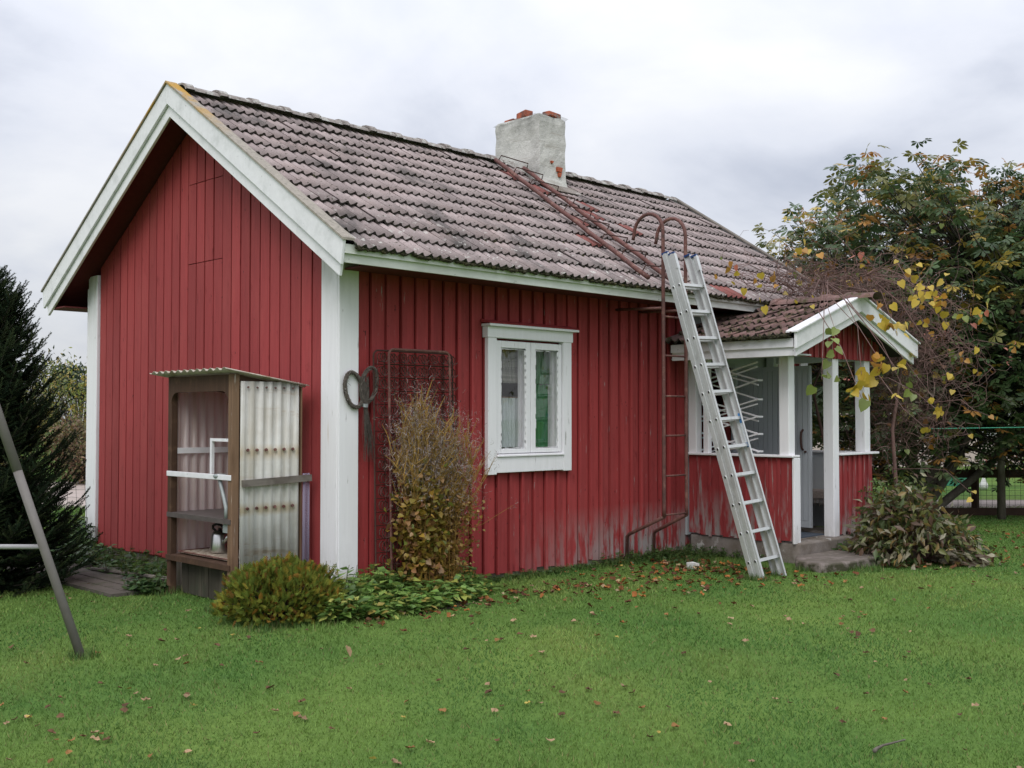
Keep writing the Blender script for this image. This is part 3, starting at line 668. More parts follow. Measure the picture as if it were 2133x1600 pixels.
def curtain(x0, x1, z0, z1, y, mat, label, folds=9, hem=False):
    k = 40; vs = []; mb = MB()
    for i in range(k + 1):
        t = i / k; yy = y + .012 * math.sin(t * folds * 2 * PI) + .006 * math.sin(t * folds * 4.7)
        zb = z0 + (.012 * abs(math.sin(t * 18 * PI)) if hem else 0)
        vs += [(x0 + (x1 - x0) * t, yy, zb), (x0 + (x1 - x0) * t, yy, z1), (x0 + (x1 - x0) * t, yy + .003, z1), (x0 + (x1 - x0) * t, yy + .003, zb)]
    fs = [(4 * i + j, 4 * i + 4 + j, 4 * i + 4 + (j + 1) % 4, 4 * i + (j + 1) % 4) for i in range(k) for j in range(4)]
    return tag(mb.add(vs, fs).build('curtain', mat, None), label, 'curtain')
curtain(1.84, 2.30, 1.88, 2.30, .130, M['curtp'], 'beige checked valance in the window half nearer the dry shrub')
curtain(1.84, 2.30, 1.245, 1.735, .130, M['curtw'], 'white lace half curtain below the dark gap in the window', hem=True)
curtain(2.30, 2.69, 1.88, 2.30, .136, M['curtg2'], 'pale green checked valance above the dark green curtain')
curtain(2.30, 2.69, 1.20, 1.875, .152, M['curtg'], 'dark green curtain drawn behind the window pane', folds=6)
MB().tube([(1.80, .136, 2.31), (2.69, .136, 2.31)], .008, 8).tube([(1.80, .130, 1.74), (2.24, .130, 1.74)], .005, 8).build('curtain_rod', M['tan'], win)

# ------------------------------------------------------------------ porch
PX0, PX1, PY = 4.84, 6.60, -1.36
plinth = MB().prism([(PX0 + .02, -.02), (PX0 + .02, PY - .01), (PX0 + .05, PY - .06), (5.95, PY - .09), (5.98, PY), (PX1 - .02, PY + .01), (PX1 - .02, -.02)], 'z', -.02, .215).build('porch_base', M['conc'], house); bev(plinth, .02, 2)
MB().box((PX0 + .1, PY + .1, .216), (PX1 - .1, -.02, .228)).build('porch_floor', M['conc'], house)
step = MB().prism([(4.78, -1.43), (4.46, -1.62), (4.42, -1.93), (4.80, -2.06), (5.40, -2.07), (5.82, -1.86), (5.97, -1.46)], 'z', -.03, .095).build('step', M['step'], house); bev(step, .025, 2)
def post(x, y, z0, z1, w=.115): return bev(MB().box((x - w / 2, y - w / 2, z0), (x + w / 2, y + w / 2, z1)).build('porch_post', M['white'], house), .006)
post(PX0 + .045, PY + .085, 1.13, 2.30, .12); post(5.735, PY + .045, .215, 2.30, .125); post(6.475, PY + .055, 1.14, 2.30, .125)
post(PX0 + .05, -.075, 1.13, 2.30, .11); post(PX0 + .03, -.26, 1.13, 2.30, .07); post(6.51, -.08, .215, 2.3, .11)
# half walls with boards, inner lining and rail
def half_x(x, y0, y1, z0, z1, face, name='half_wall'):
    hw = MB().box((x + .02 * face, y0, z0), (x + .05 * face, y1, z1)).build(name, M['redp'], house)
    n = round((y1 - y0) / .155); s_ = (y1 - y0) / n
    for i in range(n):
        ya_, yb_ = y0 + i * s_, y0 + (i + 1) * s_
        MB().box((x + .004 * face + U(-.002, .002), ya_ + .002, z0 + U(-.03, .0)), (x + .0195 * face, yb_ - .002, z1 - .004)).build('board', M['redp'], hw)
        if i: MB().box((x - .014 * face, ya_ - .019, z0 + U(-.03, .0)), (x + .0035 * face - .004 * face, ya_ + .019, z1 - .004)).build('batten', M['redp'], hw)
    return hw
half_x(PX0, PY + .005, -.02, .235, 1.115, 1)
MB().box((PX0 + .052, PY + .12, .23), (PX0 + .062, -.02, 1.115)).build('inner_lining', M['greyd'], house)
half_x(PX1, PY + .005, -.02, .235, 1.115, -1)
MB().box((PX1 - .062, PY + .12, .23), (PX1 - .052, -.02, 1.115)).build('inner_lining', M['greyd'], house)
hw = MB().box((5.805, PY + .02, .24), (PX1 - .004, PY + .05, 1.115)).build('half_wall', M['redp'], house)
xs = np.linspace(5.805, PX1 - .004, 8)
for i in range(7):
    MB().box((xs[i] + .002, PY + .004, .255 + U(-.04, .02)), (xs[i + 1] - .002, PY + .0195, 1.11)).build('board', M['redp'], hw)
    if i: MB().box((xs[i] - .017, PY - .014, .255 + U(-.04, .02)), (xs[i] + .017, PY + .002, 1.11)).build('batten', M['redp'], hw)
bev(MB().box((PX0 - .045, PY - .03, 1.117), (PX0 + .11, -.0, 1.142)).build('rail', M['white'], house), .004)
bev(MB().box((5.80, PY - .05, 1.117), (PX1 + .07, PY + .10, 1.142)).build('rail', M['white'], house), .004)
bev(MB().box((PX1 - .10, PY + .11, 1.117), (PX1 + .05, -.0, 1.142)).build('rail', M['white'], house), .004)
bev(MB().box((PX0 - .012, PY - .032, .205), (PX0 + .115, PY - .006, 1.110)).build('corner_board', M['white'], house), .004)
# beams and ceiling
MB().box((PX0 - .02, PY - .0, 2.205), (PX0 + .10, -.05, 2.30)).build('beam', M['white'], house)
MB().box((PX1 - .10, PY - .0, 2.205), (PX1 + .02, -.05, 2.30)).build('beam', M['white'], house)
MB().box((PX0 + .102, PY - .004, 2.232), (PX1 - .102, PY + .10, 2.30)).build('beam', M['white'], house)
MB().box((PX0 + .105, PY + .105, 2.285), (PX1 - .105, -.02, 2.30)).build('ceiling', M['greyd'], house)
# roof of the porch
QX, QZ, QS = 5.75, 2.82, .345
QA = math.atan(QS); QE0, QE1, QY0 = 4.40, 7.10, -1.66
def pz(x): return QZ - QS * abs(x - QX)
proof = MB().prism([(QE0 + .09, pz(QE0 + .09) - .10), (QX, QZ - .10), (QE1 - .03, pz(QE1 - .03) - .10), (QE1 - .03, pz(QE1 - .03) - .012), (QX, QZ - .012), (QE0 + .09, pz(QE0 + .09) - .012)], 'y', QY0 + .035, -.06).build('porch_roof', M['under'], house)
NP = 5; CQ = (QX - QE0) / math.cos(QA) / NP
pt = tile_mesh('porch_tile', M['tilep'], .2, CQ + .05, .026)
for sgn in (1, -1):
    for ci in range(8):
        y = QY0 + .12 + ci * .2
        for r in range(NP):
            x = QE0 - .015 + r * CQ * math.cos(QA)
            if pz(x + .3) > 2.76 and y > -.53: continue
            if y > -.66 and sgn < 0: continue
            xx = x if sgn > 0 else 2 * QX - x
            base = Matrix(((0, sgn, 0, 0), (-sgn, 0, 0, 0), (0, 0, 1, 0), (0, 0, 0, 1)))
            m = Matrix.Translation((xx, y, pz(x) + .006 + U(-.004, .012))) @ base @ Matrix.Rotation(QA + U(-.03, .03), 4, 'X') @ Matrix.Rotation(U(-.05, .05), 4, 'Y') @ Matrix.Rotation(U(-.055, .055), 4, 'Z') @ Matrix.Diagonal((1.02, 1, 1, 1))
            inst('roof_tile', pt, proof, m)
y = QY0 + .05
rmeshp = ridge_mesh('porch_ridge_tile', M['tilep'])
for i in range(4):
    inst('ridge_tile', rmeshp, proof, Matrix.Translation((QX, -.62 - i * .31, QZ + .045)) @ Matrix.Rotation(-PI / 2 + U(-.05, .05), 4, 'Z') @ Matrix.Diagonal((.82, 1.0, 1.0, 1)))
mb = MB()
for i in range(900):
    r = random.choice([0, 0, 0, 0, 1, 1, 2, 2, 3, 4]); x = QE0 - .015 + r * CQ * math.cos(QA) + U(-.008, .03); y = U(QY0 + .05, -.3)
    if r > 3 and y > -.7: continue
    lump(mb, (x, y, pz(x) + U(.008, .036)), U(.010, .030), 1.2, .6)
tag(mb.build('moss', M['moss'], proof), None, kind='stuff')
def pbarge(sgn, ya, yb, o0, o1, e=0, name='bargeboard', mat='whiteb'):
    x1 = QE0 + e if sgn < 0 else QE1 - e
    poly = [(QX, QZ + o0), (x1, pz(x1) + o0), (x1, pz(x1) + o1), (QX, QZ + o1)]
    return bev(MB().prism(poly, 'y', ya, yb).build(name, M[mat], proof), .004)
for sgn in (-1, 1):
    pbarge(sgn, QY0 - .03, QY0, .052, -.115, name='bargeboard')
    pbarge(sgn, QY0 + .002, QY0 + .03, -.09, -.205, .045)
    pbarge(sgn, QY0 - .055, QY0 + .085, .054, .076, -.02, 'verge_cap', 'whiteb')
MB().box((QE0 + .035, QY0 + .031, pz(QE0) - .095), (QE0 + .06, -.08, pz(QE0) - .005)).box((QE0 + .061, QY0 + .031, pz(QE0) - .18), (QE0 + .085, -.08, pz(QE0) - .085)).build('fascia', M['whiteb'], proof)
MB().box((QE0 + .086, QY0 + .05, 2.185), (PX0 - .022, -.05, 2.20)).build('eave_lining', M['greyd'], proof)
# porch gable boards
gb_ = MB().prism([(QE0 + .5, 2.215), (QE1 - .5, 2.215), (QX + .55, pz(QX + .55) - .11), (QX, QZ - .11), (QX - .55, pz(QX - .55) - .11)], 'y', PY - .012, PY + .0).build('porch_gable', M['redp'], house)
n = 16; xs = np.linspace(QE0 + .38, QE1 - .38, n + 1)
for i in range(n):
    x0, x1 = xs[i] + .002, xs[i + 1] - .002
    MB().prism([(x0, 2.195), (x1, 2.195), (x1, max(2.2, pz(x1) - .105)), (x0, max(2.2, pz(x0) - .105))], 'y', PY - .030, PY - .0125).build('board', M['redp'], gb_)
    if i: MB().prism([(x0 - .022, 2.195), (x0 + .018, 2.195), (x0 + .018, max(2.2, pz(x0) - .105)), (x0 - .022, max(2.2, pz(x0) - .105))], 'y', PY - .046, PY - .0305).build('batten', M['redp'], gb_)
# open grey door
door = MB().box((5.735, -1.055, .29), (5.775, -.085, 2.13)).build('door', M['grey'], house)
n = 14
for i in range(n):
    y0 = -1.025 + i * (.91 / n)
    MB().box((5.7265, y0 + .003, .37), (5.7345, y0 + .91 / n - .003, 2.08)).build('panel', M['grey'], door)
MB().box((5.727, -1.053, .292), (5.7345, -1.030, 2.128)).box((5.727, -.110, .292), (5.7345, -.087, 2.128)).box((5.727, -1.028, .292), (5.7345, -.112, .366)).box((5.727, -1.028, 2.084), (5.7345, -.112, 2.128)).build('door_frame', M['grey'], door)
MB().tube([(5.728, -.965, 1.17), (5.70, -.965, 1.19), (5.685, -.965, 1.25), (5.682, -.965, 1.31), (5.688, -.965, 1.37), (5.728, -.965, 1.40)], .013, 8).tube([(5.728, -1.0, 1.15), (5.70, -1.0, 1.15)], .012, 8).build('handle', M['rustd'], door)
MB().box((DX0 - .05, -.012, .22), (DX0, .016, DZ1 + .05)).box((DX1 + .001, -.012, .22), (DX1 + .05, .016, DZ1 + .05)).box((DX0, -.012, DZ1), (DX1, .016, DZ1 + .05)).build('door_casing', M['grey'], house)
# bench with a rug, door mat
bench = thing('bench', 'grey painted bench fixed along the porch side wall', 'bench', (6.35, -.6, .23))
MB().box((6.14, -1.16, .62), (6.53, -.05, .66)).build('seat', M['greyd'], bench)
MB().box((6.16, -1.14, .54), (6.19, -.05, .619)).build('apron', M['greyd'], bench)
MB().box((6.18, -1.12, .229), (6.24, -1.06, .539)).build('leg', M['greyd'], bench); MB().box((6.18, -.16, .229), (6.24, -.10, .539)).build('leg', M['greyd'], bench)
mb = MB().box((6.12, -1.05, .661), (6.50, -.35, .682)).box((6.112, -1.05, .60), (6.128, -.35, .68))
for i in range(46):
    y = -1.04 + i * .015; mb.tube([(6.118, y, .60), (6.112 + U(-.01, .01), y + U(-.01, .01), .60 - U(.05, .10))], .004, 3)
tag(mb.build('rug', M['rug']), 'fringed woven rug laid over the porch bench', 'rug')
tag(MB().box((5.02, PY + .12, .229), (5.70, PY + .52, .243)).build('door_mat', M['mat']), 'flat blue grey door mat on the porch floor', 'door mat')

# white scissor lattice rack in the porch opening
rack = thing('folding_rack', 'white folding lattice rack standing on the porch rail', 'rack', (4.94, -.5, 1.14))
zs = [1.17, 1.36, 1.55, 1.74, 1.95, 2.15]; ya, yb = -.13, -.875
for i in range(5):
    for (x_, p, q) in ((4.945, (ya, zs[i]), (yb, zs[i + 1])), (4.962, (yb, zs[i]), (ya, zs[i + 1]))):
        MB().bar((x_, p[0], p[1]), (x_, q[0], q[1]), .014, .030, (1, 0, 0)).build('slat', M['whiteb'], rack)
        if i in (0, 2, 4): MB().bar((x_ + .04, p[0] + .03, p[1] - .05), (x_ + .04, q[0] + .03, q[1] - .05), .014, .030, (1, 0, 0)).build('slat', M['whiteb'], rack)
for z in zs[:-1]:
    MB().bar((4.92, yb - .01, z), (5.02, yb - .01, z), .02, .02).build('peg', M['whiteb'], rack)

# ================================================================== steel ladders of the house
pr = .019
wl = thing('wall_ladder', 'rusty steel pipe ladder fixed to the wall with hooked top ends', 'ladder', (3.7, -.68, .2))
for i, (x, fx) in enumerate(((3.525, 3.70), (3.905, 4.16))):
    pts = [(x, -.68, .53), (x, -.68, 3.45)]
    for k in range(1, 11):
        a = PI * k / 10; pts.append((x, -.68 + .19 * (1 - math.cos(a)), 3.45 + .20 * math.sin(a)))
    pts.append((x, -.285, 3.40))
    MB().tube([(x, -.68, .53 + .1 * j) for j in range(30)] + pts[1:], pr, 10).build('rail', M['rust'], wl, True)
    MB().tube([(x, -.68, .53), (x + (fx - x) * .9, -.09, .30), (fx, -.05, .27), (fx, -.045, .05)], pr, 10).build('bracket', M['rust'], wl, True)
    MB().tube([(x, -.66, 2.66), (x + .04, -.02, 2.69)], .015, 8).build('bracket', M['rust'], wl, True)
for z in (.55, .945, 1.355, 1.76, 2.175, 2.575): MB().tube([(3.545, -.68, z), (3.885, -.68, z)], .010, 8).build('rung', M['rust'], wl, True)

rl = thing('roof_ladder', 'rusty pipe ladder lying on the tiled roof below the chimney', 'ladder', (3.8, .8, 3.9))
def onroof(x, y, h): return Vector((x, y, roofz(y) + sag(x) + h))
pa, pb = onroof(3.92, 2.22, .115), onroof(3.46, -.54, .12); qa, qb = onroof(4.335, 2.14, .115), onroof(3.88, -.50, .12)
for a, b in ((pa, pb), (qa, qb)):
    MB().tube([a.lerp(b, t / 12) + Vector((0, 0, .006 * math.sin(t * 2.1))) for t in range(13)], .026, 10).build('rail', M['rust'], rl, True)
nn = Vector((0, -math.sin(RA), math.cos(RA)))
for i in range(9):
    t = .02 + i * .118
    a, b = pa.lerp(pb, t), qa.lerp(qb, t)
    MB().tube([a + nn * .02, a + nn * .085 + Vector((.01, 0, 0)), b + nn * .085 - Vector((.01, 0, 0)), b + nn * .02], .0075, 6).build('rung', M['rustd'], rl)

# ================================================================== aluminium extension ladder
al = thing('extension_ladder', 'silver aluminium extension ladder leaning against the eave', 'ladder', (3.65, -1.8, 0))
A0, A1 = Vector((3.585, -1.70, -.01)), Vector((3.44, -.765, 3.20))
d = (A1 - A0).normalized(); xr = Vector((1, 0, 0)); xr = (xr - d * d.dot(xr)).normalized(); nrm = xr.cross(d).normalized()
if nrm.y > 0: nrm = -nrm
LW, LD = .40, (A1 - A0).length
def al_at(s, lat, dep): return A0 + d * s + xr * lat + nrm * dep
for sec, (dep, s0, s1) in enumerate(((.0, .0, LD), (.076, -.03, LD - .035))):
    ins = .0 if sec == 0 else .0
    for side in (0, 1):
        lat = 0 if side == 0 else LW
        mb = MB()
        sgn = 1 if side == 0 else -1
        mb.bar(al_at(s0, lat, dep), al_at(s1, lat, dep), .006, .070, nrm)
        for off in (-.0345, .0345):
            mb.bar(al_at(s0, lat + sgn * .013, dep + off), al_at(s1, lat + sgn * .013, dep + off), .022, .006, nrm)
        mb.bar(al_at(s0, lat - sgn * .0045, dep), al_at(s1, lat - sgn * .0045, dep), .004, .030, nrm)
        rail = mb.build('rail', M['alu'], al)
        MB().bar(al_at(s1 - .005, lat + sgn * .010, dep), al_at(s1 + .014, lat + sgn * .010, dep), .032, .072, nrm).build('end_cap', M['blue'], rail)
        # rung ends: dark hole with a pressed rim
        for i in range(11):
            s_ = .17 + i * .281
            c_ = al_at(s_, lat - sgn * .0066, dep)
            mb = MB(); k = 10
            ring1 = [c_ + d * (.020 * math.cos(2 * PI * j / k)) + nrm * (.015 * math.sin(2 * PI * j / k)) for j in range(k)]
            ring0 = [c_ + d * (.014 * math.cos(2 * PI * j / k)) + nrm * (.010 * math.sin(2 * PI * j / k)) - xr * sgn * .003 for j in range(k)]
            mb.add(ring1 + ring0, [(j, (j + 1) % k, k + (j + 1) % k, k + j) for j in range(k)], 0); mb.add(ring0, [tuple(range(k))], 1)
            mb.build('rung_end', [M['alu'], M['black']], rail)
    for i in range(11):
        s_ = .17 + i * .281
        MB().bar(al_at(s_, .004, dep), al_at(s_, LW - .004, dep), .030, .034, nrm).build('rung', M['alu'], al)
for lat in (0.0, LW):
    sgn = 1 if lat == 0 else -1
    MB().bar(al_at(LD - .20, lat + sgn * .012, .100), al_at(LD - .045, lat + sgn * .012, .100), .042, .030, nrm).build('guide_bracket', M['alu'], al)
MB().bar(al_at(1.52, LW - .006, .088), al_at(1.62, LW - .006, .088), .003, .036, nrm).build('sticker', M['sticker'], al)
MB().bar(al_at(1.32, LW - .006, .088), al_at(1.515, LW - .006, .088), .003, .036, nrm).build('sticker', M['stickw'], al)
MB().bar(al_at(1.27, LW - .006, .088), al_at(1.315, LW - .006, .088), .003, .036, nrm).build('sticker', M['sticker'], al)

# ================================================================== bed spring frame
bs = thing('bed_spring_frame', 'rusty wire bed spring frame leaning on the red wall', 'bed springs', (.77, -.1, .15))
def lean(z): return -.05 - .05 * (1 - (z - .15) / 2.0)
def rect(x0, x1, z0, z1, dy, r):
    c_ = .05; pts = []
    for (cx_, cz_, a0) in ((x1 - c_, z1 - c_, 0), (x0 + c_, z1 - c_, 90), (x0 + c_, z0 + c_, 180), (x1 - c_, z0 + c_, 270)):
        for k in range(5):
            a = math.radians(a0 + 22.5 * k); pts.append((cx_ + c_ * math.cos(a), lean(cz_) + dy, cz_ + c_ * math.sin(a)))
    pts.append(pts[0]); return pts
MB().tube(rect(.31, 1.21, .16, 2.12, 0, .008), .008, 6).build('back_frame', M['rustd'], bs)
MB().tube(rect(.41, 1.10, .16, 2.13, -.085, .010), .011, 6).build('front_frame', M['rust'], bs)
mb = MB(); pts = []
for k in range(15):
    a = 2 * PI * k / 7; r = .040 + .008 * math.cos(k * .9); pts.append((r * math.cos(a), -.085 * k / 14, r * math.sin(a)))
cm = mb.tube(pts, .0050, 3, cap=False).mesh('coil', M['rustd'])
NCx, NCz = 8, 17
for i in range(NCx):
    for j in range(NCz):
        z = .22 + j * 1.84 / (NCz - 1); inst('coil', cm, bs, Matrix.Translation((.365 + i * .79 / (NCx - 1), lean(z), z)) @ Matrix.Rotation(U(0, 1), 4, 'Y'))
for j in range(NCz - 1):
    z = .277 + j * 1.84 / (NCz - 1)
    MB().tube([(.32, lean(z) - .002, z), (1.2, lean(z) - .002, z)], .0045, 3).build('cross_wire', M['rustd'], bs)
    MB().tube([(.42, lean(z) - .083, z), (1.09, lean(z) - .083, z)], .0045, 3).build('cross_wire', M['rustd'], bs)

for i in range(NCx - 1):
    x = .365 + (i + .5) * .79 / (NCx - 1); MB().tube([(x, lean(.18) - .004, .18), (x, lean(2.1) - .004, 2.1)], .0045, 3).build('upright_wire', M['rustd'], bs)
# ================================================================== willow wreath
wr = thing('willow_wreath', 'twisted willow twig heart hung on the white house corner', 'wreath', (.2, -.08, 1.3))
def loop(cx_, cz_, rx, rz, tilt, name):
    mb = MB()
    for t in range(16):
        ph = U(0, 6.28); fr_ = U(2, 5); pts = []
        for k in range(29):
            a = 2 * PI * k / 28 * U(.998, 1.002); w_ = .016
            ox = w_ * math.cos(fr_ * a + ph); oy = w_ * math.sin(fr_ * a + ph)
            x = (rx + ox) * math.cos(a); z = (rz + ox) * math.sin(a)
            pts.append((cx_ + x * math.cos(tilt) - z * math.sin(tilt), -.055 + oy + U(-.002, .002), cz_ + x * math.sin(tilt) + z * math.cos(tilt)))
        mb.tube(pts, U(.0025, .0045), 4, cap=False)
    for t in range(34):
        a = U(0, 6.28); x = rx * math.cos(a); z = rz * math.sin(a)
        p = Vector((cx_ + x * math.cos(tilt) - z * math.sin(tilt), -.065, cz_ + x * math.sin(tilt) + z * math.cos(tilt)))
        mb.tube([p, p + Vector((U(-.04, .04), U(-.02, 0), U(-.05, .03)))], .0015, 3)
    return mb.build(name, M['willow'], wr)
loop(.105, 1.775, .088, .150, .25, 'loop'); loop(.262, 1.82, .078, .150, -.25, 'loop')
mb = MB()
for t in range(110):
    p = Vector((.215 + U(-.018, .018), -.062 + U(-.015, .01), 1.64)); q = Vector((.285 + U(-.075, .035), -.05 + U(-.03, .01), 1.22 + U(-.06, .22)))
    top = Vector((.20 + U(-.04, .05), -.06 + U(-.015, .01), 1.84 + U(-.04, .06)))
    mb.tube([top, p.lerp(top, .45) + Vector((U(-.03, .03), 0, 0)), p, p.lerp(q, .4) + Vector((U(-.02, .02), 0, 0)), q + Vector((U(-.01, .01), 0, 0))], .0024, 3, r1=.001)
mb.build('tail', M['willow'], wr)
mb = MB()
for t in range(5): mb.tube([(.215 + .026 * math.cos(a), -.062 + .026 * math.sin(a), 1.635 + t * .006 + .004 * math.sin(a)) for a in np.linspace(0, 2 * PI, 13)], .0025, 4)
mb.build('binding', M['galv'], wr)

# ================================================================== plastic-sided shelf shelter
sh = thing('garden_shelf', 'open dark wood shelf unit with corrugated plastic sides against the gable', 'shelf', (-.45, .9, 0))
SX, SB, SY0, SY1 = -.80, -.10, .36, 1.45
def P4(x, y, w, z0, z1, mat): return bev(MB().box((x - w / 2, y - w / 2, z0), (x + w / 2, y + w / 2, z1)).build('post', M[mat], sh), .004)
P4(SX + .03, SY1 - .03, .062, 0, 1.90, 'brown'); P4(SX + .03, SY0 + .03, .066, 0, 1.90, 'tan'); P4(SB - .08, SY0 + .03, .05, 0, 1.82, 'brown'); P4(SB - .03, SY1 - .03, .05, 0, 1.82, 'brown')
# front lintel with rounded brackets
k = 6; pts = [(SY0 + .062, 1.60)] + [(SY0 + .062 + .10 * (1 - math.cos(PI / 2 * i / k)), 1.66 + .10 * math.sin(PI / 2 * i / k)) for i in range(k + 1)] + [(SY1 - .062 - .10 * (1 - math.cos(PI / 2 * i / k)), 1.66 + .10 * math.sin(PI / 2 * i / k)) for i in range(k, -1, -1)] + [(SY1 - .062, 1.60)]
mb = MB(); top = 1.895; n_ = len(pts)
for i in range(n_ - 1):
    (a, b), (c_, e_) = pts[i], pts[i + 1]
    if c_ - a < 1e-4: continue
    mb.prism([(a, b), (c_, e_), (c_, top), (a, top)], 'x', SX - .004, SX + .026)
mb.build('lintel', M['brown'], sh)
MB().bar((SX + .05, SY0 + .05, 1.87), (SB - .04, SY0 + .05, 1.77), .04, .05).bar((SX + .05, SY1 - .05, 1.87), (SB - .04, SY1 - .05, 1.77), .04, .05).build('rafter', M['brown'], sh)
MB().bar((SB - .03, SY0 + .03, 1.775), (SB - .03, SY1 - .03, 1.775), .03, .07).build('rear_rail', M['brown'], sh)
def corrug(p0, du, dv, nu, n_wave, amp, nrm_, name, mat, th=.003):
    mb = MB(); p0, du, dv, nr = Vector(p0), Vector(du), Vector(dv), Vector(nrm_); vs = []
    for lay in (0, 1):
        for i in range(nu + 1):
            t = i / nu; w_ = math.sin(2 * PI * n_wave * t); w_ = math.copysign(abs(w_) ** .6, w_)
            o_ = nr * (amp * w_ + lay * th); vs += [p0 + du * t + o_, p0 + du * t + dv + o_]
    n2 = 2 * (nu + 1)
    fs = [(2 * i, 2 * i + 2, 2 * i + 3, 2 * i + 1) for i in range(nu)] + [(n2 + 2 * i, n2 + 2 * i + 1, n2 + 2 * i + 3, n2 + 2 * i + 2) for i in range(nu)]
    fs += [(2 * i, n2 + 2 * i, n2 + 2 * i + 2, 2 * i + 2) for i in range(nu)] + [(2 * i + 1, 2 * i + 3, n2 + 2 * i + 3, n2 + 2 * i + 1) for i in range(nu)]
    return mb.add(vs, fs).build(name, M[mat], sh, True)
rs = corrug((SX - .10, SY0 - .06, 1.935), (0, SY1 - SY0 + .22, 0), (.80, 0, -.125), 96, 12, .011, (0, 0, 1), 'roof_sheet', 'sheetr')
side = corrug((SX + .065, SY0 - .012, .12), (.56, 0, 0), (0, 0, 1.72), 60, 6.5, .011, (0, -1, 0), 'side_sheet', 'sheet')
corrug((SX + .06, SY1 - .028, .02), (.64, 0, 0), (0, 0, 1.76), 70, 7.5, .011, (0, -1, 0), 'side_sheet', 'sheetb')
mb = MB()
for z in (1.275, .80, 1.79):
    for i in range(6):
        x = SX + .065 + .56 * (i + .75) / 6.5
        mb.tube([(x, SY0 - .030, z + U(-.004, .004)), (x, SY0 - .018, z)], .013 if z < 1.7 else .008, 8)
mb.build('screw_caps', M['rust'], side)
MB().bar((SX + .07, SY0 - .045, 1.005), (SB + .03, SY0 - .045, 1.030), .03, .055).build('batten', M['greywood'], sh)
MB().box((SB - .055, SY0 - .02, .2), (SB - .045, SY0 + .02, 1.80)).build('edge_strip', M['tan'], sh)
corrug((SB - .045, SY0 - .03, .15), (.07, 0, 0), (0, 0, .92), 10, 1, .006, (0, -1, 0), 'plastic_strip', 'violet')
bev(MB().box((SX - .012, SY0 + .005, 1.030), (SX - .002, SY1, 1.075)).build('front_bar', M['whiteb'], sh), .003)
MB().box((SX + .06, SY1 - .056, 1.225), (SB - .05, SY1 - .044, 1.275)).build('rear_bar', M['whiteb'], sh)
bev(MB().box((SX + .002, SY0 + .064, .685), (SB - .03, SY1 - .01, .715)).build('shelf', M['darksh'], sh), .004)
MB().box((SX - .010, SY0 + .01, .675), (SX - .001, SY1 - .005, .715)).build('shelf_edge', M['darksh'], sh)
bev(MB().box((SX + .002, SY0 + .064, .325), (SB - .03, SY1 - .064, .350)).build('shelf', M['brown'], sh), .004)
MB().box((SX - .016, SY0 + .01, .300), (SX - .001, SY1 - .005, .345)).build('shelf_edge', M['brown'], sh)
for i in range(8):
    y0 = SY0 + .07 + i * .118; MB().box((SX + .10 + U(-.004, .004), y0 + .003, .01), (SX + .118, y0 + .115, .300)).build('board', M['oldwood'], sh)
fr2 = MB().box((SX + .01, .705, 1.076), (SX + .035, .735, 1.37)).box((SX + .01, SY0 + .07, 1.345), (SX + .035, .704, 1.37)).build('white_frame', M['whiteb'], sh)
tr_ = thing('tray', 'perforated baking tray with rust specks on the lowest shelf', 'tray', (SX + .3, .95, .36))
bev(MB().box((SX + .06, .50, .362), (SX + .50, 1.36, .372)).build('plate', M['tray'], tr_), .003)
mb = MB()
for (a, b) in (((SX + .06, .50), (SX + .50, .50)), ((SX + .50, .50), (SX + .50, 1.36)), ((SX + .50, 1.36), (SX + .06, 1.36)), ((SX + .06, 1.36), (SX + .06, .50))): mb.tube([(a[0], a[1], .374), (b[0], b[1], .374)], .006, 5)
mb.build('rim', M['rust'], tr_); MB().box((SX + .09, .54, .350), (SX + .46, 1.32, .3615)).build('foot', M['rustd'], tr_)
kt = thing('coffee_kettle', 'steel kettle with black handle on the lowest shelf', 'kettle', (SX + .26, 1.0, .373)); kx, ky, kz = SX + .26, 1.0, .376
MB().lathe([(0, 0), (.085, 0), (.088, .01), (.070, .15), (.066, .16)], 24, (kx, ky, kz)).build('body', M['steel'], kt, True)
MB().lathe([(.068, .158), (.060, .175), (.03, .188), (0, .19)], 24, (kx, ky, kz)).build('lid', M['steel'], kt, True)
MB().lathe([(0, .19), (.014, .19), (.017, .205), (0, .212)], 12, (kx, ky, kz)).build('knob', M['black'], kt, True)
MB().tube([(kx, ky - .06, kz + .17), (kx, ky - .065, kz + .21), (kx, ky - .02, kz + .235), (kx, ky + .05, kz + .24), (kx, ky + .115, kz + .225), (kx, ky + .12, kz + .20), (kx, ky + .06, kz + .175)], .011, 8).build('handle', M['black'], kt, True)
MB().tube([(kx, ky - .07, kz + .09), (kx, ky - .11, kz + .12), (kx, ky - .13, kz + .155)], .018, 8, r1=.011).build('spout', M['steel'], kt, True)
gr_ = thing('meat_grinder_arm', 'grey cast metal crank arm clamped to the middle shelf', 'metal arm', (SX + .02, .46, .72))
MB().tube([(SX + .02, .60, 1.055), (SX + .02, .565, .98), (SX + .015, .50, .87), (SX + .012, .465, .80), (SX + .012, .46, .72)], .016, 8, r1=.020).build('arm', M['galv'], gr_, True)
MB().lathe([(.0, 0), (.045, .0), (.06, .02), (.05, .035), (0, .04)], 14, (SX + .03, .60, 1.04)).build('head', M['galv'], gr_, True)
MB().box((SX + .012, .42, .60), (SX + .09, .52, .684)).build('clamp', M['galv'], gr_)
tag(bev(MB().prism([(SX - .06, .30), (SX + .02, .27), (SX + .05, .38), (SX - .04, .40)], 'z', 0, .13).build('plastic_canister', M['wplast']), .02, 2), 'white plastic canister half hidden behind the conifer shrub', 'canister')

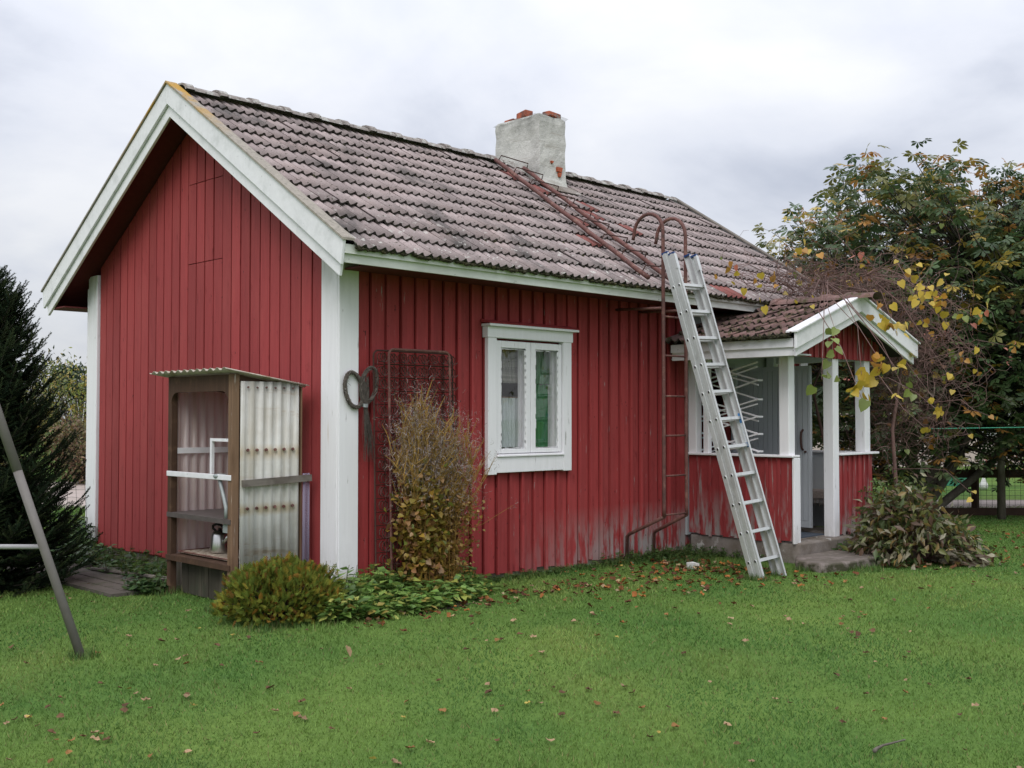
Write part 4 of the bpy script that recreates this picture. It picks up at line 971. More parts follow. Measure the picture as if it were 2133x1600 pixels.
# ================================================================== swing frame leg
sw = thing('swing_frame', 'grey steel tube swing frame with slanted legs on the lawn', 'swing frame', (-2.6, -.2, 0))
foot = Vector((-2.417, -.578, -.02)); dl = RT * -.555 + Vector((0, 0, 1.56)); apex = foot + dl * 1.42
mid = foot + dl * .80
MB().tube([foot, foot.lerp(apex, .33), mid], .029, 14).build('leg', M['pipe'], sw, True)
MB().tube([mid - dl.normalized() * .03, apex], .031, 14).build('leg', M['pipe'], sw, True)
foot2 = foot - RT * 1.58; MB().tube([foot2, apex], .029, 14).build('leg', M['pipe'], sw, True)
a = foot.lerp(apex, .33); b = foot2.lerp(apex, .33); MB().tube([a, b], .016, 10).build('cross_tube', M['galvp'], sw, True)
top2 = apex - FL * 2.4; MB().tube([apex, top2], .03, 12).build('top_tube', M['pipe'], sw, True)
MB().tube([top2, foot - FL * 2.4 - RT * .9], .029, 12).build('leg', M['pipe'], sw, True); MB().tube([top2, foot2 - FL * 2.4], .029, 12).build('leg', M['pipe'], sw, True)
# ================================================================== planting
def at(u, v, dep):
    """point at a given distance in front of the viewpoint, given in the photograph's own pixels"""
    return np.array(gp((u - 1066.5) / 2294 * dep, dep, 1.55 - (v - 868) / 2294 * dep))
def stems(name, paths, r0, r1, mat, parent, n=4, col=None):
    mb = MB()
    for p in paths: mb.tube(p, r0 * U(.7, 1.2), n, r1=r1, cap=False)
    V = np.array(mb.v); F = np.array(mb.f)
    return npmesh(name, V, F, mat, None if col is None else np.tile(np.array(col), (len(V), 1)), parent)

# ---- spruce at the left edge
def needle_twig(n=30):
    V, F = [], []
    for i in range(n):
        t = .05 + .95 * i / n; a = i * 2.4; dr = np.array([math.cos(a), .95, math.sin(a) * .8]); dr /= np.linalg.norm(dr)
        b = np.array([0, t, 0]); sd = np.array([-math.sin(a), 0, math.cos(a)]) * .036; ln = .17 * (1.1 - .4 * t)
        k = len(V); V += [b - sd, b + sd, b + dr * ln]; F.append((k, k + 1, k + 2))
    k = len(V); V += [(-.012, 0, 0), (.012, 0, 0), (0, 1.0, 0)]; F.append((k, k + 1, k + 2))
    return np.array(V), np.array(F)
def conifer(name, label, base, H, R, z0, step, per, tw_step, cols, tilt=.5, expo=.55, trunk_r=.06, bark='barkd', twl=(.10, .24)):
    root = thing(name, label, 'tree', base); bx, by, bz = base
    MB().tube([(bx, by, -.05), (bx + .02, by, H * .5), (bx, by, H * .99)], trunk_r, 10, r1=.006).build('trunk', M[bark], root, True)
    T, D, S, Cc = [], [], [], []; paths = []
    z = z0
    while z < H * .985:
        r = R * max(0, 1 - z / H) ** expo
        for k in range(per):
            az = U(0, 2 * PI); ln = r * U(.75, 1.06); zz = z + U(-step / 2, step / 2); rise = U(.05, .35) + .55 * (zz / H)
            def bp(t): return np.array([bx + math.cos(az) * ln * t, by + math.sin(az) * ln * t, zz - .10 * ln * math.sin(PI * t) + rise * ln * t * t * .8])
            paths.append([tuple(bp(t)) for t in (0, .35, .7, 1)])
            t = .22
            while t <= 1.0:
                p = bp(t); ax = bp(min(1, t + .05)) - bp(t - .05); ax /= np.linalg.norm(ax)
                sd = np.array([-math.sin(az), math.cos(az), 0])
                for s_ in (-1, 1):
                    dv = ax * U(.5, .9) + sd * s_ * U(.5, .9) + np.array([0, 0, U(-.15, .35)])
                    T.append(p); D.append(dv); S.append(U(*twl) * (1.15 - .45 * t)); Cc.append(t)
                T.append(p); D.append(ax + np.array([0, 0, U(0, .5)])); S.append(U(*twl) * .9); Cc.append(t)
                t += tw_step / max(ln, .15)
        z += step
    for i in range(6): T.append(np.array([bx, by, H * (.9 + .02 * i)])); D.append(np.array([U(-.4, .4), U(-.4, .4), 1])); S.append(.2); Cc.append(1)
    stems('branches', paths, .010, .003, M[bark], root, 4)
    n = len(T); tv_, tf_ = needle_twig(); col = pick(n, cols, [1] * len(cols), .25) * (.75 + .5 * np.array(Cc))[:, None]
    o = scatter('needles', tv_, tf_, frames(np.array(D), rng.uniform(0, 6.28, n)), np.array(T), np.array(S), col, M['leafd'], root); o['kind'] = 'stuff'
    return root
bs_ = gp(-4.82, 10.0)
conifer('spruce_tree', 'dark green young spruce tree behind the grey swing frame', (bs_.x, bs_.y, 0), 2.85, .96, .05, .075, 17, .060,
        [(.010, .019, .009), (.014, .025, .011), (.026, .038, .015)])
b2 = gp(7.40, 16.7)
conifer('spruce_tree', 'dark spruce with bare lower trunk beside the wire fence', (b2.x, b2.y, 0), 4.3, 1.5, 1.45, .30, 8, .22,
        [(.014, .026, .014), (.02, .032, .018)], trunk_r=.065, bark='bark', twl=(.22, .42))

# ---- horse chestnut
def palm_leaf(n=5):
    V, F = [], []
    for i in range(n):
        a = math.radians(-96 + 192 * i / (n - 1)); L_ = 1.0 - .30 * abs(i - (n - 1) / 2) / ((n - 1) / 2)
        dr = np.array([math.sin(a), math.cos(a), 0]); sd = np.array([math.cos(a), -math.sin(a), 0]); k = len(V)
        dz = np.array([0, 0, 1.0])
        V += [dr * .04, dr * L_ * .66 - sd * .18 - dz * .07, dr * L_ * .60 - dz * .01, dr * L_ * .66 + sd * .18 - dz * .07, dr * L_ - dz * .16]
        F += [(k, k + 2, k + 1), (k, k + 3, k + 2), (k + 1, k + 2, k + 4), (k + 2, k + 3, k + 4)]
    return np.array(V), np.array(F)
PV, PF = palm_leaf()
cb = gp(6.37, 17.2)
ch = thing('chestnut_tree', 'broad chestnut tree turning orange behind the porch', 'tree', (cb.x, cb.y, 0))
cc_ = np.array(gp(7.15, 17.5, 3.02)); Ra = np.array([3.20, 2.6, 2.42])          # lateral, depth, height
Rtv, Ftv = np.array(RT), np.array(FL)
def crown_pt(n, rmin=.35):
    P_ = []
    while len(P_) < n:
        d_ = rng.normal(size=3); d_ /= np.linalg.norm(d_); r = (rmin ** 3 + (1 - rmin ** 3) * rng.random()) ** (1 / 3)
        k = (abs(d_[0]) ** 3 + abs(d_[1]) ** 3 + abs(d_[2]) ** 3) ** (-1 / 3)
        lump_ = 1 + .10 * math.sin(d_[0] * 6 + 1) * math.sin(d_[2] * 5 + 2) + .07 * math.sin(d_[0] * 13 + d_[2] * 9)
        q = d_ * r * min(k, 1.22) * lump_
        if q[2] < -.72 and abs(q[0]) < .35 and rng.random() < .6: continue
        P_.append(cc_ + Rtv * q[0] * Ra[0] + Ftv * q[1] * Ra[1] + np.array([0, 0, q[2] * Ra[2]]))
    return np.array(P_)
tips = crown_pt(1950)
limbs = []
for (la, dz, ln_, r_) in ((-1.0, .0, 2.6, .07), (-.45, .3, 3.4, .085), (.1, -.3, 3.8, .09), (.55, .2, 3.6, .075), (1.25, -.1, 3.0, .07), (-.2, .8, 3.3, .07), (.3, -.9, 3.2, .07)):
    p0 = np.array([cb.x, cb.y, .05]) + Rtv * la * .12; p3 = np.array([cb.x, cb.y, 0]) + Rtv * (la * 1.7 + .6) + Ftv * dz * 1.6 + np.array([0, 0, ln_])
    pts = [p0, p0 * .7 + p3 * .3 + np.array([0, 0, -.12]) + Rtv * la * .12, p0 * .4 + p3 * .6 + Rtv * la * .1, p3]
    limbs.append(pts); MB().tube([tuple(p) for p in pts], r_, 9, r1=.03, cap=False).build('limb', M['bark'], ch, True)
MB().tube([(cb.x, cb.y, -.05), (cb.x, cb.y, .3), (cb.x + .02, cb.y, .6)], .24, 12, r1=.19).build('trunk', M['bark'], ch, True)
nodes = np.array([np.array(l[i]) * (1 - t) + np.array(l[i + 1]) * t for l in limbs for i in (1, 2) for t in (.2, .5, .8, 1)])
paths = []
for t in tips:
    j = np.argmin(np.linalg.norm(nodes - t, axis=1) + .4 * (nodes[:, 2] > t[2])); a = nodes[j]
    m_ = a * .45 + t * .55 + np.array([0, 0, -.18]) + rng.normal(size=3) * .10
    paths.append([tuple(a), tuple(m_), tuple(t)])
stems('branches', paths, .013, .005, M['barkd'], ch, 4)
T, D, S, Cl = [], [], [], []
CG = [(.058, .100, .042), (.080, .132, .052), (.120, .160, .068), (.170, .170, .048), (.36, .18, .05), (.46, .34, .07)]
for t in tips:
    hi = (t[2] - cc_[2]) / Ra[2]; side_ = np.dot(t - cc_, Rtv) / Ra[0]
    w = np.array([4, 4, 3.4, 2.2 + max(0, hi) * 3.2, 1.1 + max(0, hi) * 2.4, .5 + max(0, hi) * 2.0]); ci = rng.choice(6, p=w / w.sum())
    for q in range(rng.integers(6, 11)):
        az = U(0, 6.28); T.append(t + np.array([math.cos(az), math.sin(az), 0]) * U(.05, .26) + np.array([0, 0, U(-.30, .22)]))
        D.append((math.cos(az), math.sin(az), U(-.75, .15))); S.append(U(.12, .19))
        cj = ci if rng.random() < .72 else rng.choice(6, p=w / w.sum()); Cl.append(np.array(CG[cj]) * U(.75, 1.3))
n = len(T); o = scatter('crown', PV, PF, frames(np.array(D), rng.normal(0, .45, n)), np.array(T), np.array(S), np.array(Cl), M['leaf'], ch); o['kind'] = 'stuff'
mb = MB()
for t in tips[rng.choice(len(tips), 46, replace=False)]:
    for q in range(rng.integers(1, 4)): lump(mb, t + rng.normal(size=3) * .05, .045, 1, 1)
tag(mb.build('chestnut_husks', M['tan'], ch, True), None, kind='stuff')

# ---- generic leafy bush or tree with clumped leaves
def leafy(name, label, cat, base, H, rx, rz, nclump, nleaf, size, cols, wts, zc=None, trunk=None, group=None, lv=LEAF_V, lf=LEAF_F, droop=0.0, low=.0):
    root = thing(name, label, cat, base, group); b_ = np.array(base); zc = zc if zc is not None else H - rz
    if trunk:
        MB().tube([(base[0], base[1], -.05), (base[0] + .05, base[1], zc * .6), (base[0], base[1], zc + rz * .4)], trunk, 8, r1=trunk * .3).build('trunk', M['bark'], root, True)
    T, D, paths = [], [], []
    for k in range(nclump):
        d_ = rng.normal(size=3); d_ /= np.linalg.norm(d_); r = rng.uniform(.45, 1.0) ** .6
        c = b_ + np.array([d_[0] * rx * r, d_[1] * rx * r, zc + d_[2] * rz * r])
        if c[2] < low: c[2] = low + rng.random() * .2
        paths.append([tuple(b_ + np.array([d_[0] * .1, d_[1] * .1, .02])), tuple(b_ * .5 + c * .5 + np.array([0, 0, .06 * H])), tuple(c)])
        q = rng.normal(size=(nleaf, 3)) * np.array([rx, rx, rz]) * .16; T.append(c + q); D.append(unit(rng.normal(size=(nleaf, 3)) + d_ * .8 + np.array([0, 0, -droop])))
    T = np.concatenate(T); D = np.concatenate(D); T[:, 2] = np.maximum(T[:, 2], low * .5 + .01); n_ = len(T)
    stems('twigs', paths, max(.006, .006 * H), .003, M['barkd'], root, 4)
    o = scatter('foliage', lv, lf, frames(D, rng.uniform(-1, 1, n_)), T, rng.uniform(.7, 1.3, n_) * size, pick(n_, cols, wts, .25), M['leaf'], root); o['kind'] = 'stuff'
    return root

# ---- thuja shrub in front of the shelf
def spray(n=9):
    V, F = [], []
    def strip(a, b, w):
        a, b = np.array(a, float), np.array(b, float); d_ = b - a; s_ = np.array([-d_[1], d_[0], 0]); s_ /= np.linalg.norm(s_) + 1e-9; k = len(V)
        V.extend([a - s_ * w * .4, a + s_ * w * .4, a * .4 + b * .6 + s_ * w * .5, b, a * .4 + b * .6 - s_ * w * .5]); F.extend([(k, k + 1, k + 2), (k, k + 2, k + 4), (k + 4, k + 2, k + 3)])
    strip((0, 0, 0), (0, 1, -.12), .07)
    for i in range(n):
        t = .15 + .8 * i / n; s_ = 1 if i % 2 else -1; L_ = .42 * (1 - t * .7); strip((0, t, -.1 * t * t), (s_ * L_ * .75, t + L_ * .75, -.10 - .05 * t), .085)
        strip((s_ * L_ * .35, t + L_ * .35, -.07), (s_ * L_ * .75, t + L_ * .40, -.13), .065)
    return np.array(V), np.array(F)
tb = np.array(gp(-1.77, 8.50)); th = thing('conifer_shrub', 'round yellowish green conifer shrub in front of the plastic sided shelf', 'shrub', tuple(tb))
T, D, Cl, paths = [], [], [], []
for k in range(4600):
    az = U(0, 2 * PI); el = math.asin(U(.0, 1) ** .85); r = U(.50, 1.02) ** .5; bump_ = 1 + .10 * math.sin(az * 5) * math.cos(el * 4) + .06 * math.sin(az * 11)
    dd = np.array([math.cos(az) * math.cos(el), math.sin(az) * math.cos(el), math.sin(el)])
    p = tb + np.array([dd[0] * .47, dd[1] * .45, .05 + dd[2] * .35]) * 1 * np.array([r, r, 1]) * np.array([bump_, bump_, bump_ * (.75 + .25 * r)])
    up_ = .95 - .9 * (dd[2] < .35) * U(.3, 1.2); T.append(p); D.append(dd * U(.35, .9) + np.array([0, 0, up_ * .7]) + rng.normal(size=3) * .45)
    inner_ = r < .82; w = [6, 5, 2.0, .8 if not inner_ else 5, .6 if not inner_ else 3]
    ci = rng.choice(5, p=np.array(w) / sum(w)); Cl.append(np.array([(.110, .150, .025), (.165, .180, .028), (.210, .175, .026), (.26, .130, .024), (.15, .075, .020)][ci]) * U(.75, 1.25))
    if k % 9 == 0: paths.append([tuple(tb + np.array([U(-.08, .08), U(-.08, .08), 0])), tuple(tb * .5 + p * .5), tuple(p)])
sv, sf = spray(); n = len(T)
o = scatter('foliage', sv, sf, frames(np.array(D), rng.uniform(0, 6.28, n)), np.array(T), rng.uniform(.045, .085, n), np.array(Cl), M['leafd'], th); o['kind'] = 'stuff'
stems('twigs', paths, .008, .003, M['barkd'], th, 4)

# ---- dry shrub against the wall
db = np.array((.80, -.30, 0.)); ds = thing('dry_shrub', 'tall dried brown seed head shrub before the bed spring frame', 'shrub', tuple(db))
paths, seedp, leafp = [], [], []
for k in range(150):
    bx = U(.58, .96); by = U(-.40, -.20); f_ = (bx - .58) / .38; h = U(1.05, 1.50) + .22 * math.exp(-((f_ - .25) / .18) ** 2); h *= (1 - .22 * max(0, f_ - .65))
    tx = .40 + f_ * .72 + U(-.10, .10); ty = by + U(-.15, .08)
    p = [np.array((bx, by, 0)), np.array((bx * .8 + tx * .2 + U(-.02, .02), by, h * .45)), np.array((tx, ty, h))]
    paths.append([tuple(q) for q in p])
    for j in range(9):
        t = U(.55, 1.0); a = p[1] * (1 - (t - .45) / .55) + p[2] * ((t - .45) / .55) if t > .45 else p[0]
        e_ = a + np.array((U(-.14, .14), U(-.12, .08), U(.04, .26))); paths.append([tuple(a), tuple((a + e_) / 2 + rng.normal(size=3) * .012), tuple(e_)])
        for q in range(9): seedp.append(e_ + rng.normal(size=3) * np.array((.035, .03, .05)))
    for j in range(26):
        t = U(.10, .72); a = p[0] * (1 - t) + p[2] * t; leafp.append(a + rng.normal(size=3) * np.array((.075, .05, .04)))
a0 = np.array((1.0, -.3, .5)); e0 = np.array((1.62, -.42, .74)); paths.append([tuple(a0), tuple((a0 + e0) / 2 - np.array((0, 0, .03))), tuple(e0)])
for q in range(26): seedp.append(e0 + rng.normal(size=3) * .035)
stems('stems', paths, .0042, .0014, M['straw'], ds, 3, (.36, .22, .06))
tv_ = np.array([(-.03, 0, 0), (.03, 0, 0), (.16, .45, .06), (.22, .47, .06), (.02, .85, .10), (.05, .93, .08)]); tf_ = np.array([(0, 1, 3, 2), (2, 3, 5, 4)])
n = len(seedp); o = scatter('seed_heads', tv_, tf_, frames(unit(rng.normal(size=(n, 3)) + np.array((0, 0, .6))), rng.uniform(0, 6.28, n)), np.array(seedp), rng.uniform(.022, .050, n), pick(n, [(.27, .22, .20), (.42, .37, .36), (.17, .12, .09)], [3, 3, 2], .2), M['straw'], ds); o['kind'] = 'stuff'
lp = np.array(leafp); n = len(lp); left_ = (lp[:, 0] < .80) & (rng.random(n) < .75); sz = np.where(left_, rng.uniform(.040, .066, n), rng.uniform(.020, .038, n))
col = pick(n, [(.27, .165, .04), (.20, .115, .04), (.33, .21, .06)], [3, 2, 3], .25); col[left_] = pick(int(left_.sum()), [(.30, .20, .035), (.24, .20, .04), (.32, .17, .07), (.18, .20, .04)], [3, 2, 2, 1], .2)
o = scatter('leaves', HEART_V, HEART_F, frames(unit(rng.normal(size=(n, 3)) + np.array((0, -.4, -.3))), rng.uniform(-1, 1, n)), lp, sz, col, M['leaf'], ds); o['kind'] = 'stuff'

# ---- leafy ground cover along the wall
def cover(name, label, pts, hgt, nl, size, cols, wts, cat='ground cover'):
    T, D, S, paths = [], [], [], []
    for (x, y, h) in pts:
        tx, ty = x + U(-.07, .07), y + U(-.09, .05); paths.append([(x, y, 0), (tx, ty, h)])
        for j in range(nl):
            t = .25 + .75 * j / nl; az = U(0, 6.28); T.append((x + (tx - x) * t, y + (ty - y) * t, h * t)); D.append((math.cos(az), math.sin(az), U(-.35, .45))); S.append(size * U(.65, 1.35))
    n_ = len(T); o = scatter(name, LEAF_V * np.array([1.35, 1, 1]), LEAF_F, frames(np.array(D), rng.normal(0, .35, n_)), np.array(T), np.array(S), pick(n_, cols, wts, .22), M['leaf'])
    tag(o, label, cat, kind='stuff'); st = stems(name + '_stems', paths, .003, .002, M['straw'], o, 3, (.08, .11, .03)); st.name = 'stems'; st['kind'] = 'stuff'; return o
pts = []
while len(pts) < 560:
    x = U(-.42, 1.36); f_ = (x + .42) / 1.78; ylo = -.84 + .10 * f_ - .10 * math.sin(f_ * PI) + .34 * f_ ** 3; y = U(ylo, -.07)
    h = (.10 + .26 * ((y - ylo) / (-.07 - ylo))) * U(.5, 1.2) * (1 - .35 * f_); pts.append((x, y, h))
for k in range(70):
    pts.append((U(-.66, -.28), U(-.80, -.55), U(.06, .2)))
GC = [(.160, .285, .070), (.225, .350, .085), (.115, .205, .055), (.38, .41, .10), (.38, .28, .08)]
cover('leafy_plants', 'low green leafy plants along the wall under the dry shrub', pts, .3, 7, .088, GC, [5, 5, 4, 2, .5])
pts = [(U(3.2, 4.75), U(-.26, -.04), U(.05, .16)) for k in range(120)] + [(U(1.4, 3.2), U(-.14, -.03), U(.03, .07)) for k in range(90)] + [(U(3.9, 4.75), U(-.62, -.04), U(.04, .12)) for k in range(130)] + [(4.78 + U(-.03, .03), U(-1.2, -.03), U(.04, .12)) for k in range(50)]
cover('wall_weeds', 'low weeds at the foot of the wall by the wall ladder', pts, .1, 5, .040, [(.05, .105, .03), (.07, .13, .035)], [1, 1])
pts = [(U(-.75, -.10), U(1.7, 4.6), U(.05, .22)) for k in range(210)] + [(U(-.30, .1), U(4.6, 5.6), U(.1, .5)) for k in range(120)] + [(U(-1.05, -.72), U(1.45, 1.8), U(.05, .14)) for k in range(60)]
cover('gable_weeds', 'green weeds growing along the foot of the gable wall', pts, .2, 6, .075, [(.05, .105, .03), (.075, .15, .045), (.035, .07, .025)], [3, 3, 2])
pts = [(U(5.45, 6.1), U(-1.72, -1.46), U(.04, .20)) for k in range(90)] + [(U(5.3, 6.2), U(-2.35, -2.05), U(.03, .12)) for k in range(80)]
cover('step_weeds', 'small green creeping leaves beside the stone step', pts, .1, 5, .065, [(.06, .14, .035), (.09, .18, .05), (.15, .10, .03)], [3, 3, 1])
tag(npmesh('soil_patch', [(-.45, -.82, .006), (.15, -.93, .006), (.7, -.86, .006), (1.3, -.45, .006), (1.36, -.02, .006), (-.1, -.02, .006)], [(0, 1, 2, 3, 4, 5)], MAT('soil', (.045, .034, .024), .95, .3, 20, bump=.5)), None, kind='structure')

# ---- wilting shrub beside the porch
pb = np.array(gp(4.22, 11.75)); ps = thing('wilted_shrub', 'wilted brown and green leafy bush beside the stone step', 'shrub', tuple(pb))
T, D, Cl, paths = [], [], [], []
for k in range(330):
    az = U(0, 6.28); r = U(.05, 1) ** .5; h = .80 * math.sqrt(max(.02, 1 - r ** 2.2)) * U(.55, 1.05); lat = r * math.cos(az)
    c = pb + Rtv * lat * .54 + Ftv * r * math.sin(az) * .5 + np.array((0, 0, h))
    if lat > .3: c = c + Rtv * U(0, .35) * (1 - h) ; c[2] *= .72
    paths.append([tuple(pb + Rtv * lat * .25), tuple((pb + c) / 2 + np.array((0, 0, .08))), tuple(c)])
    for j in range(8):
        T.append(c + rng.normal(size=3) * np.array((.06, .06, .07)) - np.array((0, 0, U(0, .10)))); D.append(rng.normal(size=3) + np.array((0, 0, -.75)) + (c - pb) * .9)
        w = [2.4, 4, 3.5, 1.2 + (1.6 if h < .35 else 0), 1.4]; Cl.append(np.array([(.13, .075, .045), (.15, .160, .045), (.080, .110, .038), (.36, .33, .23), (.25, .17, .06)][rng.choice(5, p=np.array(w) / sum(w))]) * U(.7, 1.3))
for k in range(420):
    c = pb + Rtv * U(.2, .64) - Ftv * U(-.2, .34); c[2] = U(.02, .16) * (1.0 - (np.dot(c - pb, Rtv) - .25) * .9); T.append(c); D.append(Rtv * U(.3, 1) - Ftv * U(-.3, .7) + np.array((0, 0, U(-.2, .1)))); Cl.append(np.array([(.30, .27, .20), (.12, .08, .05), (.20, .17, .11)][rng.integers(3)]) * U(.7, 1.2))
T = np.array(T); T[:, 2] = np.maximum(T[:, 2], .015); n = len(T)
o = scatter('leaves', LEAF_V * np.array([.85, 1, 1.5]), LEAF_F, frames(np.array(D), rng.uniform(-1.5, 1.5, n)), T, rng.uniform(.07, .14, n), np.array(Cl), M['leaf'], ps); o['kind'] = 'stuff'
stems('stems', paths, .004, .002, M['vine'], ps, 4)
b3 = gp(4.35, 12.9); leafy('green_bush', 'yellowish green bush growing behind the wilted shrub', 'bush', (b3.x, b3.y, 0), .85, .50, .40, 60, 26, .055, [(.10, .15, .03), (.15, .16, .03), (.06, .09, .025)], [3, 2, 2], zc=.45)

# ---- vine tangle over the porch
vn = thing('climbing_vine', 'bare tangled climbing vine with yellow leaves over the porch roof', 'vine', (6.9, -1.2, 0))
def smooth(p, d_, n_, st, pull, wob=.42):
    out = [tuple(p)]; d_ = d_ / np.linalg.norm(d_)
    for i in range(n_):
        d_ = d_ + rng.normal(size=3) * wob + pull(p); d_ /= np.linalg.norm(d_); p = p + d_ * st; out.append(tuple(p))
    return out
paths = []
cA = np.array((6.5, -.65, 2.92)); 
def pullA(p):
    v_ = -(p - cA) * np.array((.14, .22, .45)); fl = max(pz(p[0]) if p[1] > -1.7 and p[0] < 7.1 else 0, roofz(p[1]) if p[1] > -.62 else 0)
    if p[2] < fl + .05: v_ = v_ + np.array((0, 0, .9))
    return v_
for k in range(430): paths.append(smooth(np.array((U(5.6, 7.6), U(-1.5, .1), U(2.9, 3.3))), rng.normal(size=3) * np.array((1, 1, .4)), int(U(8, 17)), .085, pullA))
cB = np.array((7.45, -1.25, 2.25))
def pullB(p): return -(p - cB) * np.array((.16, .16, .10)) + np.array((.55 if p[0] < 7.12 and p[2] < 2.95 and p[1] > -1.7 else 0, 0, .0))
for k in range(560): paths.append(smooth(np.array((U(7.12, 8.1), U(-1.9, -.5), U(1.2, 3.0))), rng.normal(size=3) * np.array((1, 1, .9)), int(U(8, 18)), .085, pullB))
for k in range(90): paths.append(smooth(np.array((U(6.65, 7.4), U(-1.5, -.1), U(.6, 2.2))), rng.normal(size=3), int(U(6, 14)), .09, lambda p: np.array((.25 if p[0] < 6.7 else 0, 0, .05))))
for k in range(55):            # arching sprays that reach out of the tangle
    a = np.array((U(6.0, 7.8), U(-1.6, 0), U(2.9, 3.2))); paths.append(smooth(a, np.array((U(-.6, 1.1), U(-.8, .4), U(.1, .9))), int(U(12, 20)), .085, lambda p: np.array((.02, -.02, -.075)), .22))
keep = [p for p in paths if all(not (q[2] < roofz(q[1]) + .02 and q[1] > -.62 and q[0] < 8) for q in p)]
V_, F_ = [], []
o = stems('twigs', keep, .0042, .0018, M['vine'], vn, 3); o['kind'] = 'stuff'
trunkp = [(6.95, -1.42, 0), (6.98, -1.46, .7), (7.02, -1.40, 1.4), (7.15, -1.45, 2.1), (7.2, -1.3, 2.8)]
MB().tube(trunkp, .03, 8, r1=.012).tube([(7.05, -1.1, 0), (7.15, -1.0, .9), (7.05, -.9, 1.7), (7.25, -.8, 2.6)], .026, 8, r1=.01).tube([(6.95, -.7, 0), (6.85, -.6, 1.2), (7.0, -.35, 1.9), (7.3, -.5, 2.6)], .024, 8, r1=.01).build('stem', M['vine'], vn, True)
YEL, ORG, GRN, REDC = (.50, .36, .05), (.44, .22, .04), (.20, .25, .06), (.42, .13, .08)
clus = [(1795, 780, 9.75, 9, .10, .135, (YEL, YEL, ORG)), (1830, 745, 9.75, 7, .09, .13, (YEL, ORG)), (1795, 830, 9.72, 6, .07, .13, (YEL, GRN)), (1745, 700, 9.75, 6, .07, .11, (GRN,)), (1712, 790, 9.9, 5, .08, .12, (GRN,)), (1865, 765, 9.8, 5, .08, .11, (YEL, GRN)),
        (1920, 610, 11.0, 22, .16, .11, (YEL,)), (1960, 625, 11.0, 10, .13, .10, (YEL, ORG)), (1850, 660, 10.6, 10, .13, .10, (YEL, ORG)), (1870, 700, 10.5, 8, .10, .10, (YEL,)), (2010, 655, 11.2, 10, .16, .10, (YEL, GRN)), (2040, 665, 11.2, 7, .10, .10, (REDC, ORG, YEL)), (1945, 830, 10.8, 4, .06, .09, (YEL,)), (1960, 860, 10.8, 4, .05, .09, (YEL,)), (1925, 890, 10.8, 1, .0, .10, (YEL,)), (1885, 815, 10.5, 6, .08, .10, (YEL, GRN)), (2030, 740, 11.1, 4, .12, .09, (ORG, YEL)), (1975, 780, 11.0, 3, .08, .09, (YEL,)),
        (1575, 590, 11.0, 6, .10, .10, (ORG, YEL)), (1515, 555, 11.0, 4, .06, .10, (REDC, ORG)), (1530, 578, 11.0, 2, .03, .10, (YEL,)), (1610, 575, 11.2, 4, .08, .10, (ORG,)), (1670, 525, 11.6, 7, .12, .10, (ORG, YEL)), (1790, 530, 12.0, 3, .06, .11, (REDC,)), (1690, 622, 11.0, 3, .10, .06, (YEL,)), (2070, 870, 11.6, 2, .05, .09, (ORG,)), (2025, 1030, 11.4, 2, .05, .09, (YEL,)), (2100, 720, 11.6, 3, .1, .09, (ORG, REDC)), (1900, 560, 11.8, 5, .15, .09, (ORG, YEL))]
T, D, S, Cl = [], [], [], []
cpts = []
for (u, v, dp, nl, sp, sz, cs) in clus:
    c = at(u, v, dp); cpts.append(c)
    for j in range(nl):
        T.append(c + rng.normal(size=3) * sp * .75); D.append(rng.normal(size=3) * np.array((.8, .8, .3)) + np.array((0, 0, -1.0))); S.append(sz * U(.55, .95)); Cl.append(np.array(cs[rng.integers(len(cs))]) * U(.8, 1.2))
for k in range(170):
    p = keep[rng.integers(len(keep))]; q = np.array(p[rng.integers(len(p))]); T.append(q); D.append(rng.normal(size=3) + np.array((0, 0, -1.0))); S.append(U(.05, .10)); Cl.append(np.array((YEL, ORG, GRN, (.20, .09, .03))[rng.integers(4)]) * U(.6, 1.1))
n = len(T); R_ = frames(np.array(D), rng.normal(0, .8, n), up=tuple(-Ftv + np.array((0, 0, .3))))
o = scatter('leaves', HEART_V, HEART_F, R_, np.array(T), np.array(S), np.array(Cl), M['leaf'], vn); o['kind'] = 'stuff'
cp = []
kp = np.array([np.array(p[len(p) // 2]) for p in keep])
for c in cpts:
    j = np.argmin(np.linalg.norm(kp - c, axis=1)); a = kp[j]; cp.append([tuple(a), tuple(a * .66 + c * .34 + rng.normal(size=3) * .06 + np.array((0, 0, .10))), tuple(a * .33 + c * .67 + rng.normal(size=3) * .05 + np.array((0, 0, .10))), tuple(c)])
stems('shoots', cp, .006, .0025, M['vine'], vn, 5)

# ================================================================== surroundings on the right
fence = thing('wire_fence', 'low wire mesh fence with brown rail in front of the road', 'fence', tuple(gp(9.5, 17.4)))
l0, l1, fd = 4.6, 18.0, 17.4
for k, la in enumerate(np.arange(l0, l1, 2.7)):
    p = gp(la, fd); MB().box((p.x - .045, p.y - .045, -.03), (p.x + .045, p.y + .045, .82)).build('post', M['post'], fence)
MB().bar(gp(l0, fd - .06, .655), gp(l1, fd - .06, .655), .03, .13).build('rail', M['post'], fence)
MB().bar(gp(l0, fd - .06, .055), gp(l1, fd - .06, .055), .03, .13).build('kick_board', M['post'], fence)
mb = MB()
for z in np.arange(.16, .60, .075): mb.bar(gp(l0, fd, z), gp(l1, fd, z), .004, .004)
for la in np.arange(l0, l1, .09): mb.bar(gp(la, fd + .004, .10), gp(la, fd + .004, .62), .004, .004)
tag(mb.build('wire_mesh', M['wire'], fence), None, kind='stuff')
nb = thing('neighbour_house', 'pale brick neighbour house with red roof seen through the trees', 'house', tuple(gp(12, 34)))
a, b = gp(8.0, 33), gp(16.2, 35); dx_ = (b - a).normalized(); dn = Vector((-dx_.y, dx_.x, 0)) * 6
